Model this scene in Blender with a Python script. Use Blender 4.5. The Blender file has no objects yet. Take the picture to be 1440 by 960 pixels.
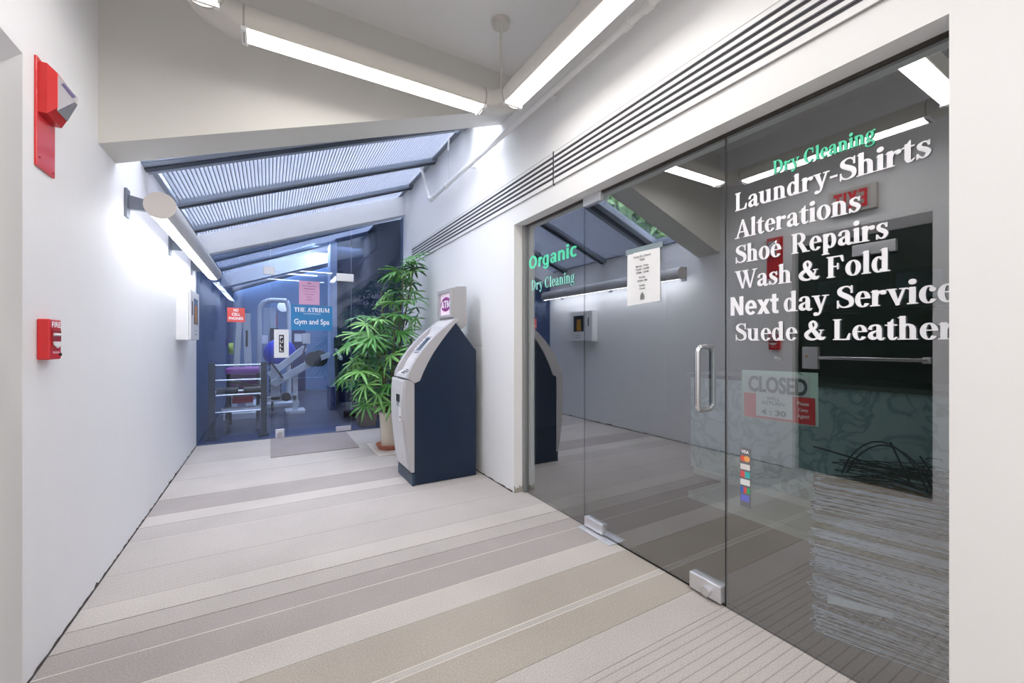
import bpy, bmesh, math, random
from mathutils import Vector, Matrix
PI=math.pi; R=math.radians
sc=bpy.context.scene; COL=sc.collection

# ================= camera =================
cam=bpy.data.cameras.new('camera'); cam.sensor_width=36; cam.lens=586/1440*36
cam.shift_y=3/1440; cam.clip_start=0.02; cam.clip_end=200
co=bpy.data.objects.new('camera',cam); COL.objects.link(co)
co.location=(0,0,1.2); co.rotation_euler=(R(90),0,-R(30.23)); sc.camera=co
# ================= view, world =================
sc.view_settings.view_transform='Standard'; sc.view_settings.look='None'
sc.view_settings.exposure=0.62; sc.view_settings.gamma=1.0; sc.view_settings.use_curve_mapping=False
sc.cycles.use_denoising=True
sc.cycles.max_bounces=12; sc.cycles.diffuse_bounces=5; sc.cycles.glossy_bounces=6
sc.cycles.transparent_max_bounces=24; sc.cycles.sample_clamp_indirect=6.0
W=bpy.data.worlds.new('overcast_sky'); sc.world=W; W.use_nodes=True
bg=W.node_tree.nodes['Background']; bg.inputs[0].default_value=(0.90,0.92,1.0,1); bg.inputs[1].default_value=7.0
# ================= unseen area lights added to brighten hallway and gym =================
def area(name,loc,rot,sx,sy,power,col):
    l=bpy.data.lights.new(name,'AREA'); l.shape='RECTANGLE'; l.size=sx; l.size_y=sy; l.energy=power; l.color=col
    o=bpy.data.objects.new(name,l); COL.objects.link(o); o.location=loc; o.rotation_euler=rot; return o
area('hallway_fill',(0.5,-1.6,3.15),(0,0,0),1.4,1.4,52,(1,.97,.93))  # fill light added behind the camera for the near walls and floor
area('gym_fill',(0.7,9.3,3.0),(0,0,0),1.6,2.2,72,(.72,.84,1))  # bluish fill light added to brighten the gym and its equipment
LENS_RING=11.0; LENS_WALL=9.0

# ================= helpers =================
MATS={}
def mat(name,col=(.8,.8,.8),rough=.5,metal=0.,bump=0.,bscale=40.,var=0.,vscale=6.,coat=0.,emit=None,estr=0.,spec=None):
    if name in MATS: return MATS[name]
    m=bpy.data.materials.new(name); m.use_nodes=True; nt=m.node_tree; b=nt.nodes['Principled BSDF']
    b.inputs['Base Color'].default_value=(*col,1); b.inputs['Roughness'].default_value=rough; b.inputs['Metallic'].default_value=metal
    if coat: b.inputs['Coat Weight'].default_value=coat
    if spec is not None: b.inputs['Specular IOR Level'].default_value=spec
    tc=nt.nodes.new('ShaderNodeTexCoord')
    if var:
        n=nt.nodes.new('ShaderNodeTexNoise'); n.inputs['Scale'].default_value=vscale; n.inputs['Detail'].default_value=5
        nt.links.new(tc.outputs['Object'],n.inputs['Vector'])
        mx=nt.nodes.new('ShaderNodeMix'); mx.data_type='RGBA'
        mx.inputs[6].default_value=(*[c*(1-var) for c in col],1); mx.inputs[7].default_value=(*[min(1,c*(1+var)) for c in col],1)
        nt.links.new(n.outputs['Fac'],mx.inputs[0]); nt.links.new(mx.outputs[2],b.inputs['Base Color'])
    if bump:
        n=nt.nodes.new('ShaderNodeTexNoise'); n.inputs['Scale'].default_value=bscale; n.inputs['Detail'].default_value=6
        nt.links.new(tc.outputs['Object'],n.inputs['Vector'])
        bp=nt.nodes.new('ShaderNodeBump'); bp.inputs['Strength'].default_value=bump; bp.inputs['Distance'].default_value=.01
        nt.links.new(n.outputs['Fac'],bp.inputs['Height']); nt.links.new(bp.outputs[0],b.inputs['Normal'])
    if emit: b.inputs['Emission Color'].default_value=(*emit,1); b.inputs['Emission Strength'].default_value=estr
    MATS[name]=m; return m
def glass(name,tint,base,graz,refl=(1,1,1)):
    m=bpy.data.materials.new(name); m.use_nodes=True; nt=m.node_tree; nt.nodes.clear()
    out=nt.nodes.new('ShaderNodeOutputMaterial'); mix=nt.nodes.new('ShaderNodeMixShader')
    tr=nt.nodes.new('ShaderNodeBsdfTransparent'); tr.inputs[0].default_value=(*tint,1)
    gl=nt.nodes.new('ShaderNodeBsdfGlossy'); gl.inputs['Roughness'].default_value=0.0; gl.inputs[0].default_value=(*refl,1)
    lw=nt.nodes.new('ShaderNodeLayerWeight'); lw.inputs[0].default_value=.5
    pw=nt.nodes.new('ShaderNodeMath'); pw.operation='POWER'; pw.inputs[1].default_value=2.6
    ma=nt.nodes.new('ShaderNodeMath'); ma.operation='MULTIPLY_ADD'; ma.inputs[1].default_value=graz-base; ma.inputs[2].default_value=base
    nt.links.new(lw.outputs['Facing'],pw.inputs[0]); nt.links.new(pw.outputs[0],ma.inputs[0]); nt.links.new(ma.outputs[0],mix.inputs[0])
    nt.links.new(tr.outputs[0],mix.inputs[1]); nt.links.new(gl.outputs[0],mix.inputs[2]); nt.links.new(mix.outputs[0],out.inputs[0])
    MATS[name]=m; return m
class MB:
    def __init__(s): s.v=[]; s.f=[]; s.mi=[]; s.sm=[]; s.M=None
    def add(s,vs,fs,mi=0,sm=False):
        o=len(s.v)
        if s.M is not None: vs=[tuple(s.M@Vector(p)) for p in vs]
        s.v+=[tuple(p) for p in vs]; s.f+=[[i+o for i in f] for f in fs]; s.mi+=[mi]*len(fs); s.sm+=[sm]*len(fs); return s
    def box(s,a,b,mi=0):
        (x0,y0,z0),(x1,y1,z1)=a,b
        return s.add([(x0,y0,z0),(x1,y0,z0),(x1,y1,z0),(x0,y1,z0),(x0,y0,z1),(x1,y0,z1),(x1,y1,z1),(x0,y1,z1)],
          [(0,3,2,1),(4,5,6,7),(0,1,5,4),(1,2,6,5),(2,3,7,6),(3,0,4,7)],mi)
    def cbox(s,c,d,mi=0): return s.box([c[i]-d[i]/2 for i in range(3)],[c[i]+d[i]/2 for i in range(3)],mi)
    def prism(s,poly,axis,a,b,mi=0):   # poly in the other two axes (cyclic order), extruded along axis a..b
        n=len(poly); mk={'y':lambda p,t:(p[0],t,p[1]),'x':lambda p,t:(t,p[0],p[1]),'z':lambda p,t:(p[0],p[1],t)}[axis]
        vs=[mk(p,a) for p in poly]+[mk(p,b) for p in poly]
        fs=[list(range(n))[::-1],[n+i for i in range(n)]]+[(i,(i+1)%n,n+(i+1)%n,n+i) for i in range(n)]
        return s.add(vs,fs,mi)
    def bar(s,p,q,w,h,mi=0,up=(0,0,1)):
        p=Vector(p); q=Vector(q); d=(q-p).normalized(); u=Vector(up)
        if abs(d.dot(u))>.99: u=Vector((1,0,0))
        r=d.cross(u).normalized(); u=r.cross(d)
        vs=[e+r*(a*w/2)+u*(b*h/2) for e in (p,q) for a,b in ((-1,-1),(1,-1),(1,1),(-1,1))]
        return s.add(vs,[(0,1,2,3),(7,6,5,4),(0,4,5,1),(1,5,6,2),(2,6,7,3),(3,7,4,0)],mi)
    def tube(s,pts,r,n=12,mi=0,cap=True,closed=False):
        pts=[Vector(p) for p in pts]; N=len(pts); rr=r if isinstance(r,(list,tuple)) else [r]*N
        vs=[]; fs=[]; pu=None
        for i,p in enumerate(pts):
            a=pts[(i-1)%N] if (closed or i>0) else p; b=pts[(i+1)%N] if (closed or i<N-1) else p
            d=(b-a).normalized()
            if pu is None:
                pu=Vector((0,0,1)) if abs(d.z)<.9 else Vector((1,0,0))
            pu=(pu-d*pu.dot(d)).normalized(); w=d.cross(pu)
            vs+=[p+pu*(rr[i]*math.cos(2*PI*k/n))+w*(rr[i]*math.sin(2*PI*k/n)) for k in range(n)]
        M=N if closed else N-1
        for i in range(M):
            j=(i+1)%N
            fs+=[(i*n+k,i*n+(k+1)%n,j*n+(k+1)%n,j*n+k) for k in range(n)]
        s.add(vs,fs,mi,True)
        if cap and not closed: 
            o=len(vs); s.add(vs[:n],[list(range(n))[::-1]],mi); s.add(vs[-n:],[list(range(n))],mi)
        return s
    def lathe(s,prof,c=(0,0,0),n=28,mi=0):
        vs=[(c[0]+r*math.cos(2*PI*k/n),c[1]+r*math.sin(2*PI*k/n),c[2]+z) for r,z in prof for k in range(n)]
        fs=[(i*n+k,i*n+(k+1)%n,(i+1)*n+(k+1)%n,(i+1)*n+k) for i in range(len(prof)-1) for k in range(n)]
        return s.add(vs,fs,mi,True)
    def ball(s,c,r,n=14,mi=0,sq=(1,1,1)):
        m=n//2; vs=[];fs=[]
        for i in range(m+1):
            t=PI*i/m
            vs+=[(c[0]+r*sq[0]*math.sin(t)*math.cos(2*PI*k/n),c[1]+r*sq[1]*math.sin(t)*math.sin(2*PI*k/n),c[2]+r*sq[2]*math.cos(t)) for k in range(n)]
        fs=[(i*n+k,(i+1)*n+k,(i+1)*n+(k+1)%n,i*n+(k+1)%n) for i in range(m) for k in range(n)]
        return s.add(vs,fs,mi,True)
    def build(s,name,m,parent=None,bevel=0.,loc=None):
        me=bpy.data.meshes.new(name); me.from_pydata(s.v,[],s.f)
        for x in (m if isinstance(m,(list,tuple)) else [m]): me.materials.append(x)
        me.polygons.foreach_set('material_index',s.mi); me.polygons.foreach_set('use_smooth',s.sm); me.update()
        o=bpy.data.objects.new(name,me); COL.objects.link(o)
        if parent is not None: o.parent=parent; o.location=-Vector(parent['_o']) if '_o' in parent else (0,0,0)
        if bevel:
            b=o.modifiers.new('bevel','BEVEL'); b.width=bevel; b.segments=2; b.limit_method='ANGLE'; b.angle_limit=R(40)
        return o
def thing(name,label,cat,loc,group=None):       # an Empty at the thing's base; parts are given in world coordinates
    o=bpy.data.objects.new(name,None); COL.objects.link(o); o.location=loc; o.empty_display_size=.05
    o['_o']=list(loc); o['label']=label; o['category']=cat
    if group: o['group']=group
    return o
def tag(o,label,cat,group=None):
    o['label']=label; o['category']=cat
    if group: o['group']=group
    return o
def struct(o): o['kind']='structure'; return o
def lab(o,l): o['label']=l; return o
# ---------- serif lettering drawn as polygons (cap height 1) ----------
def _arc(cx,cy,rx,ry,tx,ty,a0,a1,n=18):
    n=max(4,int(n*abs(a1-a0)/360)+2); out=[]
    for i in range(n):
        q=[]
        for k in (i,i+1):
            a=math.radians(a0+(a1-a0)*k/n); q.append((math.cos(a),math.sin(a)))
        out.append([(cx+rx*q[0][0],cy+ry*q[0][1]),(cx+rx*q[1][0],cy+ry*q[1][1]),
                    (cx+(rx-tx)*q[1][0],cy+(ry-ty)*q[1][1]),(cx+(rx-tx)*q[0][0],cy+(ry-ty)*q[0][1])])
    return out
def _R(x0,y0,x1,y1): return [[(x0,y0),(x1,y0),(x1,y1),(x0,y1)]]
def _P(*p): return [list(p)]
def _disc(cx,cy,r,n=12): return [[(cx+r*math.cos(2*PI*k/n),cy+r*math.sin(2*PI*k/n)) for k in range(n)]]
def _stroke(pts,wd,sub=5):
    P=[pts[0]]+list(pts)+[pts[-1]]; W=[wd[0]]+list(wd)+[wd[-1]]; c=[]
    for i in range(1,len(P)-2):
        for k in range(sub):
            t=k/sub; f=lambda a,b,d,e:0.5*((2*b)+(-a+d)*t+(2*a-5*b+4*d-e)*t*t+(-a+3*b-3*d+e)*t**3)
            c.append((f(P[i-1][0],P[i][0],P[i+1][0],P[i+2][0]),f(P[i-1][1],P[i][1],P[i+1][1],P[i+2][1]),f(W[i-1],W[i],W[i+1],W[i+2])))
    c.append((P[-1][0],P[-1][1],W[-1])); L=[]
    for i,(x,y,w) in enumerate(c):
        a=c[max(0,i-1)]; b=c[min(len(c)-1,i+1)]; dx=b[0]-a[0]; dy=b[1]-a[1]; l=math.hypot(dx,dy) or 1
        L.append(((x-dy/l*w/2,y+dx/l*w/2),(x+dy/l*w/2,y-dx/l*w/2)))
    return [[L[i][0],L[i+1][0],L[i+1][1],L[i][1]] for i in range(len(L)-1)]
def _stem(x,y0=0,y1=1.,s=.19,top=True,bot=True,half=False):
    o=_R(x,y0,x+s,y1)
    if bot: o+=_R(x-.07,y0,x+s+.07,y0+.05)
    if top=='l': o+=_P((x-.08,y1-.07),(x,y1-.10),(x+s,y1-.02),(x+s,y1))
    elif top: o+=_R(x-.07,y1-.05,x+s+.07,y1)
    return o
_S=[(.66,.78),(.56,.93),(.38,.965),(.19,.86),(.2,.68),(.42,.53),(.62,.38),(.63,.14),(.4,.035),(.2,.09),(.1,.26)]
_SW=[.03,.05,.06,.13,.19,.22,.19,.13,.06,.05,.03]
GL={}
GL['L']=(.80,_stem(.1)+_R(.1,0,.68,.06)+_P((.58,.04),(.70,0),(.74,.32),(.70,.32)))
GL['D']=(.92,_stem(.1)+_R(.2,0,.42,.055)+_R(.2,.945,.42,1)+_arc(.40,.5,.45,.5,.21,.055,-90,90,30))
GL['R']=(.92,_stem(.1)+_R(.2,.945,.42,1)+_R(.2,.46,.42,.515)+_arc(.40,.73,.33,.27,.18,.055,-90,90,26)+_P((.36,.5),(.56,.5),(.86,.0),(.64,0))+_R(.6,0,.94,.05))
GL['S']=(.76,_stroke(_S,_SW,6)+_P((.63,.66),(.68,.66),(.68,1),(.64,1))+_P((.08,.36),(.12,.36),(.12,0),(.08,0)))
GL['A']=(.96,_P((.12,0),(.19,0),(.50,.92),(.46,1.02))+_P((.44,1.02),(.54,1.02),(.90,0),(.66,0))+_R(.24,.3,.7,.36)+_R(.02,0,.3,.05)+_R(.56,0,.98,.05))
GL['W']=(1.34,_P((.06,1),(.29,1),(.54,-.02),(.46,-.02))+_P((.46,-.02),(.54,-.02),(.72,.74),(.68,.9))+_P((.52,1),(.75,1),(.98,-.02),(.90,-.02))+_P((.90,-.02),(.98,-.02),(1.27,1),(1.2,1))+_R(0,.95,.38,1)+_R(.48,.95,.84,1)+_R(1.08,.95,1.36,1))
GL['F']=(.80,_stem(.1)+_R(.1,.94,.7,1)+_P((.6,.96),(.70,1),(.74,.7),(.70,.7))+_R(.2,.48,.5,.54)+_R(.48,.36,.52,.66))
GL['C']=(.90,_arc(.47,.5,.42,.52,.21,.055,48,318,40)+_P((.72,.62),(.77,.62),(.77,1.0),(.73,1.0))+_stroke([(.70,.14),(.76,.2),(.8,.3)],[.05,.04,.03]))
GL['T']=(.84,_stem(.33,top=False)+_R(.04,.94,.81,1)+_P((.04,1),(.12,.96),(.08,.68),(.04,.68))+_P((.81,1),(.73,.96),(.77,.68),(.81,.68)))
GL['H']=(1.0,_stem(.1)+_stem(.68)+_R(.2,.48,.75,.54)); GL['I']=(.42,_stem(.1))
GL['E']=(.82,_stem(.1)+_R(.1,.94,.7,1)+_R(.2,.48,.5,.54)+_R(.1,0,.7,.06)+_R(.66,.72,.7,1)+_R(.66,0,.72,.28)+_R(.48,.38,.52,.64))
GL['U']=(.96,_R(.1,.3,.29,1)+_R(.03,.95,.36,1)+_R(.72,.3,.78,1)+_R(.63,.95,.87,1)+_arc(.44,.32,.34,.34,.19,.07,180,360,30))
GL['M']=(1.2,_R(.14,0,.2,1)+_R(.05,0,.3,.05)+_P((.06,1),(.3,1),(.62,.1),(.55,.0))+_P((.55,0),(.62,.1),(.88,1),(.92,.86))+_stem(.88))
GL['&']=(1.0,_stroke([(.92,.5),(.72,.5),(.82,.46),(.70,.18),(.46,.04),(.22,.1),(.12,.28),(.26,.45),(.5,.58),(.58,.78),(.46,.95),(.32,.84),(.36,.62),(.55,.36),(.72,.14),(.86,.08),(.98,.17)],[.04,.05,.05,.06,.09,.14,.18,.16,.12,.12,.08,.13,.17,.2,.2,.14,.04],5))
GL['-']=(.42,_R(.06,.28,.36,.38)); GL[' ']=(.32,[])
GL['a']=(.66,_R(.36,.08,.54,.5)+_stroke([(.11,.46),(.15,.6),(.3,.665),(.42,.61),(.45,.48)],[.13,.09,.06,.12,.18])+_stroke([(.42,.41),(.26,.36),(.14,.26),(.14,.13),(.25,.06),(.38,.12)],[.05,.08,.14,.17,.12,.05])+_stroke([(.45,.14),(.5,.04),(.57,.03),(.65,.1)],[.18,.12,.08,.03]))
GL['c']=(.58,_arc(.33,.34,.28,.355,.17,.05,60,325,30)+_disc(.46,.53,.09))
GL['e']=(.62,_arc(.33,.34,.28,.355,.17,.05,5,325,34)+_R(.14,.36,.6,.41))
GL['o']=(.68,_arc(.34,.34,.30,.36,.17,.05,0,360,34))
GL['d']=(.74,_stem(.43,0,1.02,.18,'l',False)+_R(.5,0,.7,.05)+_arc(.30,.34,.25,.355,.16,.06,40,320,34))
GL['g']=(.64,_arc(.29,.44,.24,.25,.14,.045,0,360,26)+_arc(.30,-.13,.29,.18,.09,.045,0,360,26)+_stroke([(.15,.26),(.1,.14),(.2,.06),(.42,.05),(.52,-.04)],[.05,.09,.11,.12,.1])+_stroke([(.44,.62),(.52,.68),(.62,.66)],[.05,.07,.1]))
_sh=lambda x:_arc(x+.26,.42,.27,.265,.18,.07,0,140,22)+_stem(x+.35,0,.44,.18,False,True)
GL['h']=(.72,_stem(.08,0,1.02,.18,'l')+_sh(.08)); GL['n']=(.72,_stem(.08,0,.69,.18,'l')+_sh(.08))
GL['i']=(.36,_stem(.09,0,.69,.18,'l')+_disc(.18,.9,.115)); GL['l']=(.36,_stem(.09,0,1.02,.18,'l'))
GL['p']=(.74,_stem(.1,-.3,.69,.18,'l')+_arc(.40,.34,.27,.355,.17,.06,-140,140,34))
GL['r']=(.58,_stem(.08,0,.69,.18,'l')+_stroke([(.24,.42),(.3,.58),(.42,.62)],[.05,.08,.08])+_disc(.46,.57,.10))
GL['s']=(.54,_stroke([(.45,.52),(.37,.64),(.25,.655),(.14,.56),(.18,.43),(.32,.34),(.43,.22),(.36,.07),(.22,.03),(.08,.18)],[.03,.04,.06,.12,.15,.17,.14,.09,.05,.03],5)+_P((.43,.48),(.47,.48),(.47,.69),(.44,.69))+_P((.06,.22),(.10,.22),(.1,0),(.06,0)))
GL['t']=(.46,_R(.12,.14,.30,.78)+_P((.12,.66),(.30,.66),(.30,.92))+_R(.02,.61,.43,.67)+_stroke([(.21,.18),(.24,.06),(.33,.03),(.44,.12)],[.18,.13,.08,.03]))
GL['u']=(.78,_R(.08,.2,.26,.69)+_R(0,.64,.26,.69)+_R(.46,0,.64,.69)+_R(.38,.64,.64,.69)+_R(.5,0,.72,.05)+_arc(.35,.24,.27,.25,.18,.07,180,325,22))
_v=_P((.06,.68),(.26,.68),(.44,0),(.35,-.02))+_P((.33,-.02),(.41,-.02),(.64,.68),(.58,.68))+_R(0,.63,.34,.68)+_R(.46,.63,.72,.68)
GL['v']=(.70,_v); GL['y']=(.70,_v+_stroke([(.39,.02),(.32,-.17),(.2,-.25)],[.08,.07,.07])+_disc(.16,-.2,.09))
def serif_polys(s,track=0.0):
    x=0; out=[]
    for ch in s:
        adv,ps=GL[ch]
        for p in ps: out.append([(px+x,py) for px,py in p])
        x+=adv+track
    return out,x-track
# heavy sans letters
_h=.24
GB={}
GB['O']=(1.06,_arc(.51,.5,.48,.52,.26,.17,0,360,40)); GB['N']=(1.0,_R(.08,0,.34,1)+_R(.66,0,.92,1)+_P((.08,1),(.34,1),(.92,0),(.66,0)))
GB['r']=(.50,_R(.07,0,.31,.74)+_stroke([(.25,.45),(.33,.60),(.48,.64)],[.12,.2,.22])); GB['n']=(.80,_R(.07,0,.31,.74)+_arc(.44,.44,.29,.315,.24,.15,0,150,24)+_R(.49,0,.73,.45))
GB['g']=(.82,_arc(.38,.37,.34,.385,.23,.13,0,360,36)+_R(.48,-.02,.72,.74)+_arc(.40,-.04,.32,.25,.22,.11,185,360,26))
GB['a']=(.76,_arc(.36,.50,.31,.26,.22,.13,0,165,24)+_R(.43,.04,.67,.51)+_arc(.31,.22,.26,.24,.20,.12,0,360,28)+_R(.5,0,.71,.1))
GB['i']=(.36,_R(.06,0,.30,.74)+_R(.06,.82,.30,1.02)); GB['c']=(.76,_arc(.39,.37,.35,.385,.24,.15,42,318,36))
GB['e']=(.78,_arc(.39,.37,.36,.385,.23,.14,0,318,36)+_R(.15,.31,.75,.44)); GB['x']=(.76,_P((0,.74),(.27,.74),(.75,0),(.48,0))+_P((.48,.74),(.75,.74),(.27,0),(0,0)))
GB['t']=(.50,_R(.11,.12,.35,.96)+_R(.0,.58,.47,.74)+_P((.11,.15),(.35,.15),(.47,.16),(.47,0),(.3,-.01),(.16,.04)))
GB['E']=(.82,_R(.08,0,.32,1)+_R(.08,.82,.76,1)+_R(.08,.42,.70,.58)+_R(.08,0,.78,.18)); GB['X']=(.86,_P((.02,1),(.3,1),(.84,0),(.56,0))+_P((.56,1),(.84,1),(.3,0),(.02,0)))
GB['I']=(.40,_R(.08,0,.32,1)); GB['T']=(.78,_R(.27,0,.51,1)+_R(.02,.82,.76,1)); GB['A']=(.92,_P((.0,0),(.26,0),(.56,1),(.34,1))+_P((.34,1),(.56,1),(.90,0),(.64,0))+_R(.24,.2,.66,.36)); GB['M']=(1.1,_R(.08,0,.30,1)+_R(.78,0,1.0,1)+_P((.08,1),(.32,1),(.6,.1),(.48,.1))+_P((.76,1),(1.0,1),(.6,.1),(.48,.1)))
def heavy_polys(s,track=0.0):
    x=0; out=[]
    for ch in s:
        adv,ps=GB[ch]
        for p in ps: out.append([(px+x,py) for px,py in p])
        x+=adv+track
    return out,x-track

def text_mb(mb,o,xd,yd,polys,sx,sy,bold=0.):
    if bold: polys=polys+[[(a+bold,b) for a,b in p] for p in polys]
    o=Vector(o); xd=Vector(xd); yd=Vector(yd); n=xd.cross(yd)
    for i,p in enumerate(polys):
        z=.0006+.000008*i; mb.add([o+xd*(a*sx)+yd*(b*sy)+n*z for a,b in p],[list(range(len(p)))])
def serif(name,s,o,xd,yd,width,cap,m,parent=None,track=0.0,bold=.05):
    ps,w=serif_polys(s,track); mb=MB(); text_mb(mb,o,xd,yd,ps,width/w,cap,bold); return mb.build(name,m,parent)
def heavy(name,s,o,xd,yd,width,cap,m,parent=None):
    ps,w=heavy_polys(s); mb=MB(); text_mb(mb,o,xd,yd,ps,width/w,cap); return mb.build(name,m,parent)
def sans(name,s,o,xd,yd,width,cap,m,parent=None,bold=0.,center=False):
    cu=bpy.data.curves.new('lettering','FONT'); cu.body=s; cu.offset=bold; cu.resolution_u=3; cu.fill_mode='FRONT'
    t=bpy.data.objects.new('lettering',cu); COL.objects.link(t); bpy.context.view_layer.update()
    me=bpy.data.meshes.new_from_object(t); bpy.data.objects.remove(t)
    xs=[v.co.x for v in me.vertices]; x0,x1=min(xs),max(xs); k=width/(x1-x0); ky=cap/0.72 if cap else k
    o=Vector(o); xd=Vector(xd); yd=Vector(yd); n=xd.cross(yd)
    off=-(x0+x1)/2 if center else -x0
    if bold>=.03:     # heavy strokes: the same outlines once more, a little to the side
        bmm=bmesh.new(); bmm.from_mesh(me); g=bmesh.ops.duplicate(bmm,geom=bmm.verts[:]+bmm.edges[:]+bmm.faces[:])
        for e in g['geom']:
            if isinstance(e,bmesh.types.BMVert): e.co.x+=.035; e.co.z+=.02
        bmm.to_mesh(me); bmm.free()
    for v in me.vertices: v.co=o+xd*((v.co.x+off)*k)+yd*(v.co.y*ky)+n*(.0007+v.co.z*.02)
    me.name=name; me.materials.clear(); me.materials.append(m)
    b=bpy.data.objects.new(name,me); COL.objects.link(b)
    if parent is not None: b.parent=parent; b.location=-Vector(parent['_o']) if '_o' in parent else (0,0,0)
    return b

# ================= materials =================
plaster=mat('white_plaster',(.80,.80,.825),.62,bump=.10,bscale=14,var=.015)
plaster_hi=mat('smooth_white_paint',(.80,.80,.80),.5,bump=.05,bscale=60)
beige=mat('warm_white_paint',(.64,.63,.60),.6,bump=.08,bscale=30)
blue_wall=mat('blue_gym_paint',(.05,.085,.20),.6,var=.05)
dark_wall=mat('unlit_shop_paint',(.05,.055,.055),.7)  # light paint darkened: the shop's lack of light is in the colour
frame_m=mat('anodised_grey_frame',(.27,.31,.38),.4,metal=.1)
black=mat('black_rubber',(.012,.012,.015),.5)
darkgap=mat('dark_gap_dirt',(.05,.045,.04),.9,bump=.5,bscale=90,var=.6,vscale=30)
chrome=mat('brushed_steel',(.72,.72,.74),.22,metal=1.)
alu=mat('satin_aluminium',(.74,.74,.77),.35,metal=.75)
white_pl=mat('white_enamel',(.78,.78,.80),.35)
fixture=mat('lamp_housing_enamel',(.62,.60,.56),.45,bump=.04,bscale=80)
fixture_w=mat('wall_lamp_enamel',(.60,.60,.62),.4)
red=mat('red_enamel',(.62,.015,.02),.28,coat=.3)
redl=mat('bright_red_enamel',(.58,.02,.02),.3)
navy=mat('navy_laminate',(.001,.013,.040),.35,bscale=90)
fascia=mat('silver_grey_plastic',(.44,.43,.45),.38,bump=.02,bscale=200)
fascia_l=mat('light_grey_plastic',(.58,.57,.58),.35)
white_ink=mat('white_vinyl',(.93,.93,.97),.55,emit=None)
green_ink=mat('green_vinyl',(.10,.74,.42),.55)
black_ink=mat('black_ink',(.02,.02,.02),.6)
paper=mat('white_paper',(.86,.86,.87),.7)
storeglass=glass('tinted_reflective_glass',(.78,.83,.83),.29,.85,(.95,.97,1.0))
storeback=glass('glass_inner_face',(.88,.92,.92),.03,.2)
gymglass=glass('blue_tinted_glass',(.84,.89,.96),.085,.7,(.62,.74,1.0))
gymback=glass('gym_glass_inner_face',(.80,.86,.95),.03,.2)
skyglass=glass('skylight_glass',(.93,.94,.97),.05,.4)
edge_m=mat('glass_edge',(.01,.02,.02),.2)
edge_l=mat('pale_glass_edge',(.55,.62,.66),.2)
lens_m=mat('lit_lamp_lens',(.9,.9,.9),.4,emit=(1.,.965,.93),estr=LENS_RING)
lens_w=mat('lit_wall_lamp_lens',(.9,.9,.9),.4,emit=(.94,.96,1.),estr=LENS_WALL)

XL,XR,XG=-.738,1.70,1.802           # left wall, right wall, shop glass
CEIL=3.30; YB=2.839; YGYM=6.08; SL=.352
def beam_z(x,off=0.): return 2.2+off+SL*(x-XL)
def sky_z(x): return 2.44+.385*(x-XL)

# ================= floor: carpet strips =================
def carpet(name,col,ribs=0.):
    m=mat(name,col,.95,bump=.0); nt=m.node_tree; b=nt.nodes['Principled BSDF']; b.inputs['Specular IOR Level'].default_value=.1
    tc=nt.nodes.new('ShaderNodeTexCoord'); n=nt.nodes.new('ShaderNodeTexNoise'); n.inputs['Scale'].default_value=170; n.inputs['Detail'].default_value=3
    n2=nt.nodes.new('ShaderNodeTexNoise'); n2.inputs['Scale'].default_value=2.2; n2.inputs['Detail'].default_value=4
    nt.links.new(tc.outputs['Object'],n.inputs['Vector']); nt.links.new(tc.outputs['Object'],n2.inputs['Vector'])
    ad=nt.nodes.new('ShaderNodeMath'); ad.operation='MULTIPLY_ADD'; ad.inputs[1].default_value=.35
    nt.links.new(n2.outputs['Fac'],ad.inputs[0]); nt.links.new(n.outputs['Fac'],ad.inputs[2])
    mr=nt.nodes.new('ShaderNodeMapRange'); mr.inputs[1].default_value=.35; mr.inputs[2].default_value=1.0; mr.inputs[3].default_value=.72; mr.inputs[4].default_value=1.22
    nt.links.new(ad.outputs[0],mr.inputs[0])
    vm=nt.nodes.new('ShaderNodeVectorMath'); vm.operation='SCALE'; vm.inputs[0].default_value=col; nt.links.new(mr.outputs[0],vm.inputs['Scale'])
    last=vm.outputs[0]
    if ribs:
        sp=nt.nodes.new('ShaderNodeSeparateXYZ'); nt.links.new(tc.outputs['Object'],sp.inputs[0])
        fr=nt.nodes.new('ShaderNodeMath'); fr.operation='MULTIPLY'; fr.inputs[1].default_value=1/.0375; nt.links.new(sp.outputs['Y'],fr.inputs[0])
        f2=nt.nodes.new('ShaderNodeMath'); f2.operation='FRACT'; nt.links.new(fr.outputs[0],f2.inputs[0])
        lt=nt.nodes.new('ShaderNodeMath'); lt.operation='LESS_THAN'; lt.inputs[1].default_value=.13; nt.links.new(f2.outputs[0],lt.inputs[0])
        ml=nt.nodes.new('ShaderNodeMath'); ml.operation='MULTIPLY_ADD'; ml.inputs[1].default_value=-ribs; ml.inputs[2].default_value=1; nt.links.new(lt.outputs[0],ml.inputs[0])
        v2=nt.nodes.new('ShaderNodeVectorMath'); v2.operation='SCALE'; nt.links.new(last,v2.inputs[0]); nt.links.new(ml.outputs[0],v2.inputs['Scale']); last=v2.outputs[0]
    nt.links.new(last,b.inputs['Base Color'])
    bp=nt.nodes.new('ShaderNodeBump'); bp.inputs['Strength'].default_value=.35; bp.inputs['Distance'].default_value=.004
    nt.links.new(n.outputs['Fac'],bp.inputs['Height']); nt.links.new(bp.outputs[0],b.inputs['Normal'])
    return m
fm=struct(MB().box((-1.3,-4.2,-.12),(1.83,6.08,-.004)).build('floor',darkgap))
C_light=(.475,.442,.415); C_tan=(.41,.372,.325); C_grey=(.445,.412,.388); C_dark=(.375,.342,.325); C_bright=(.515,.482,.45)
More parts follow.
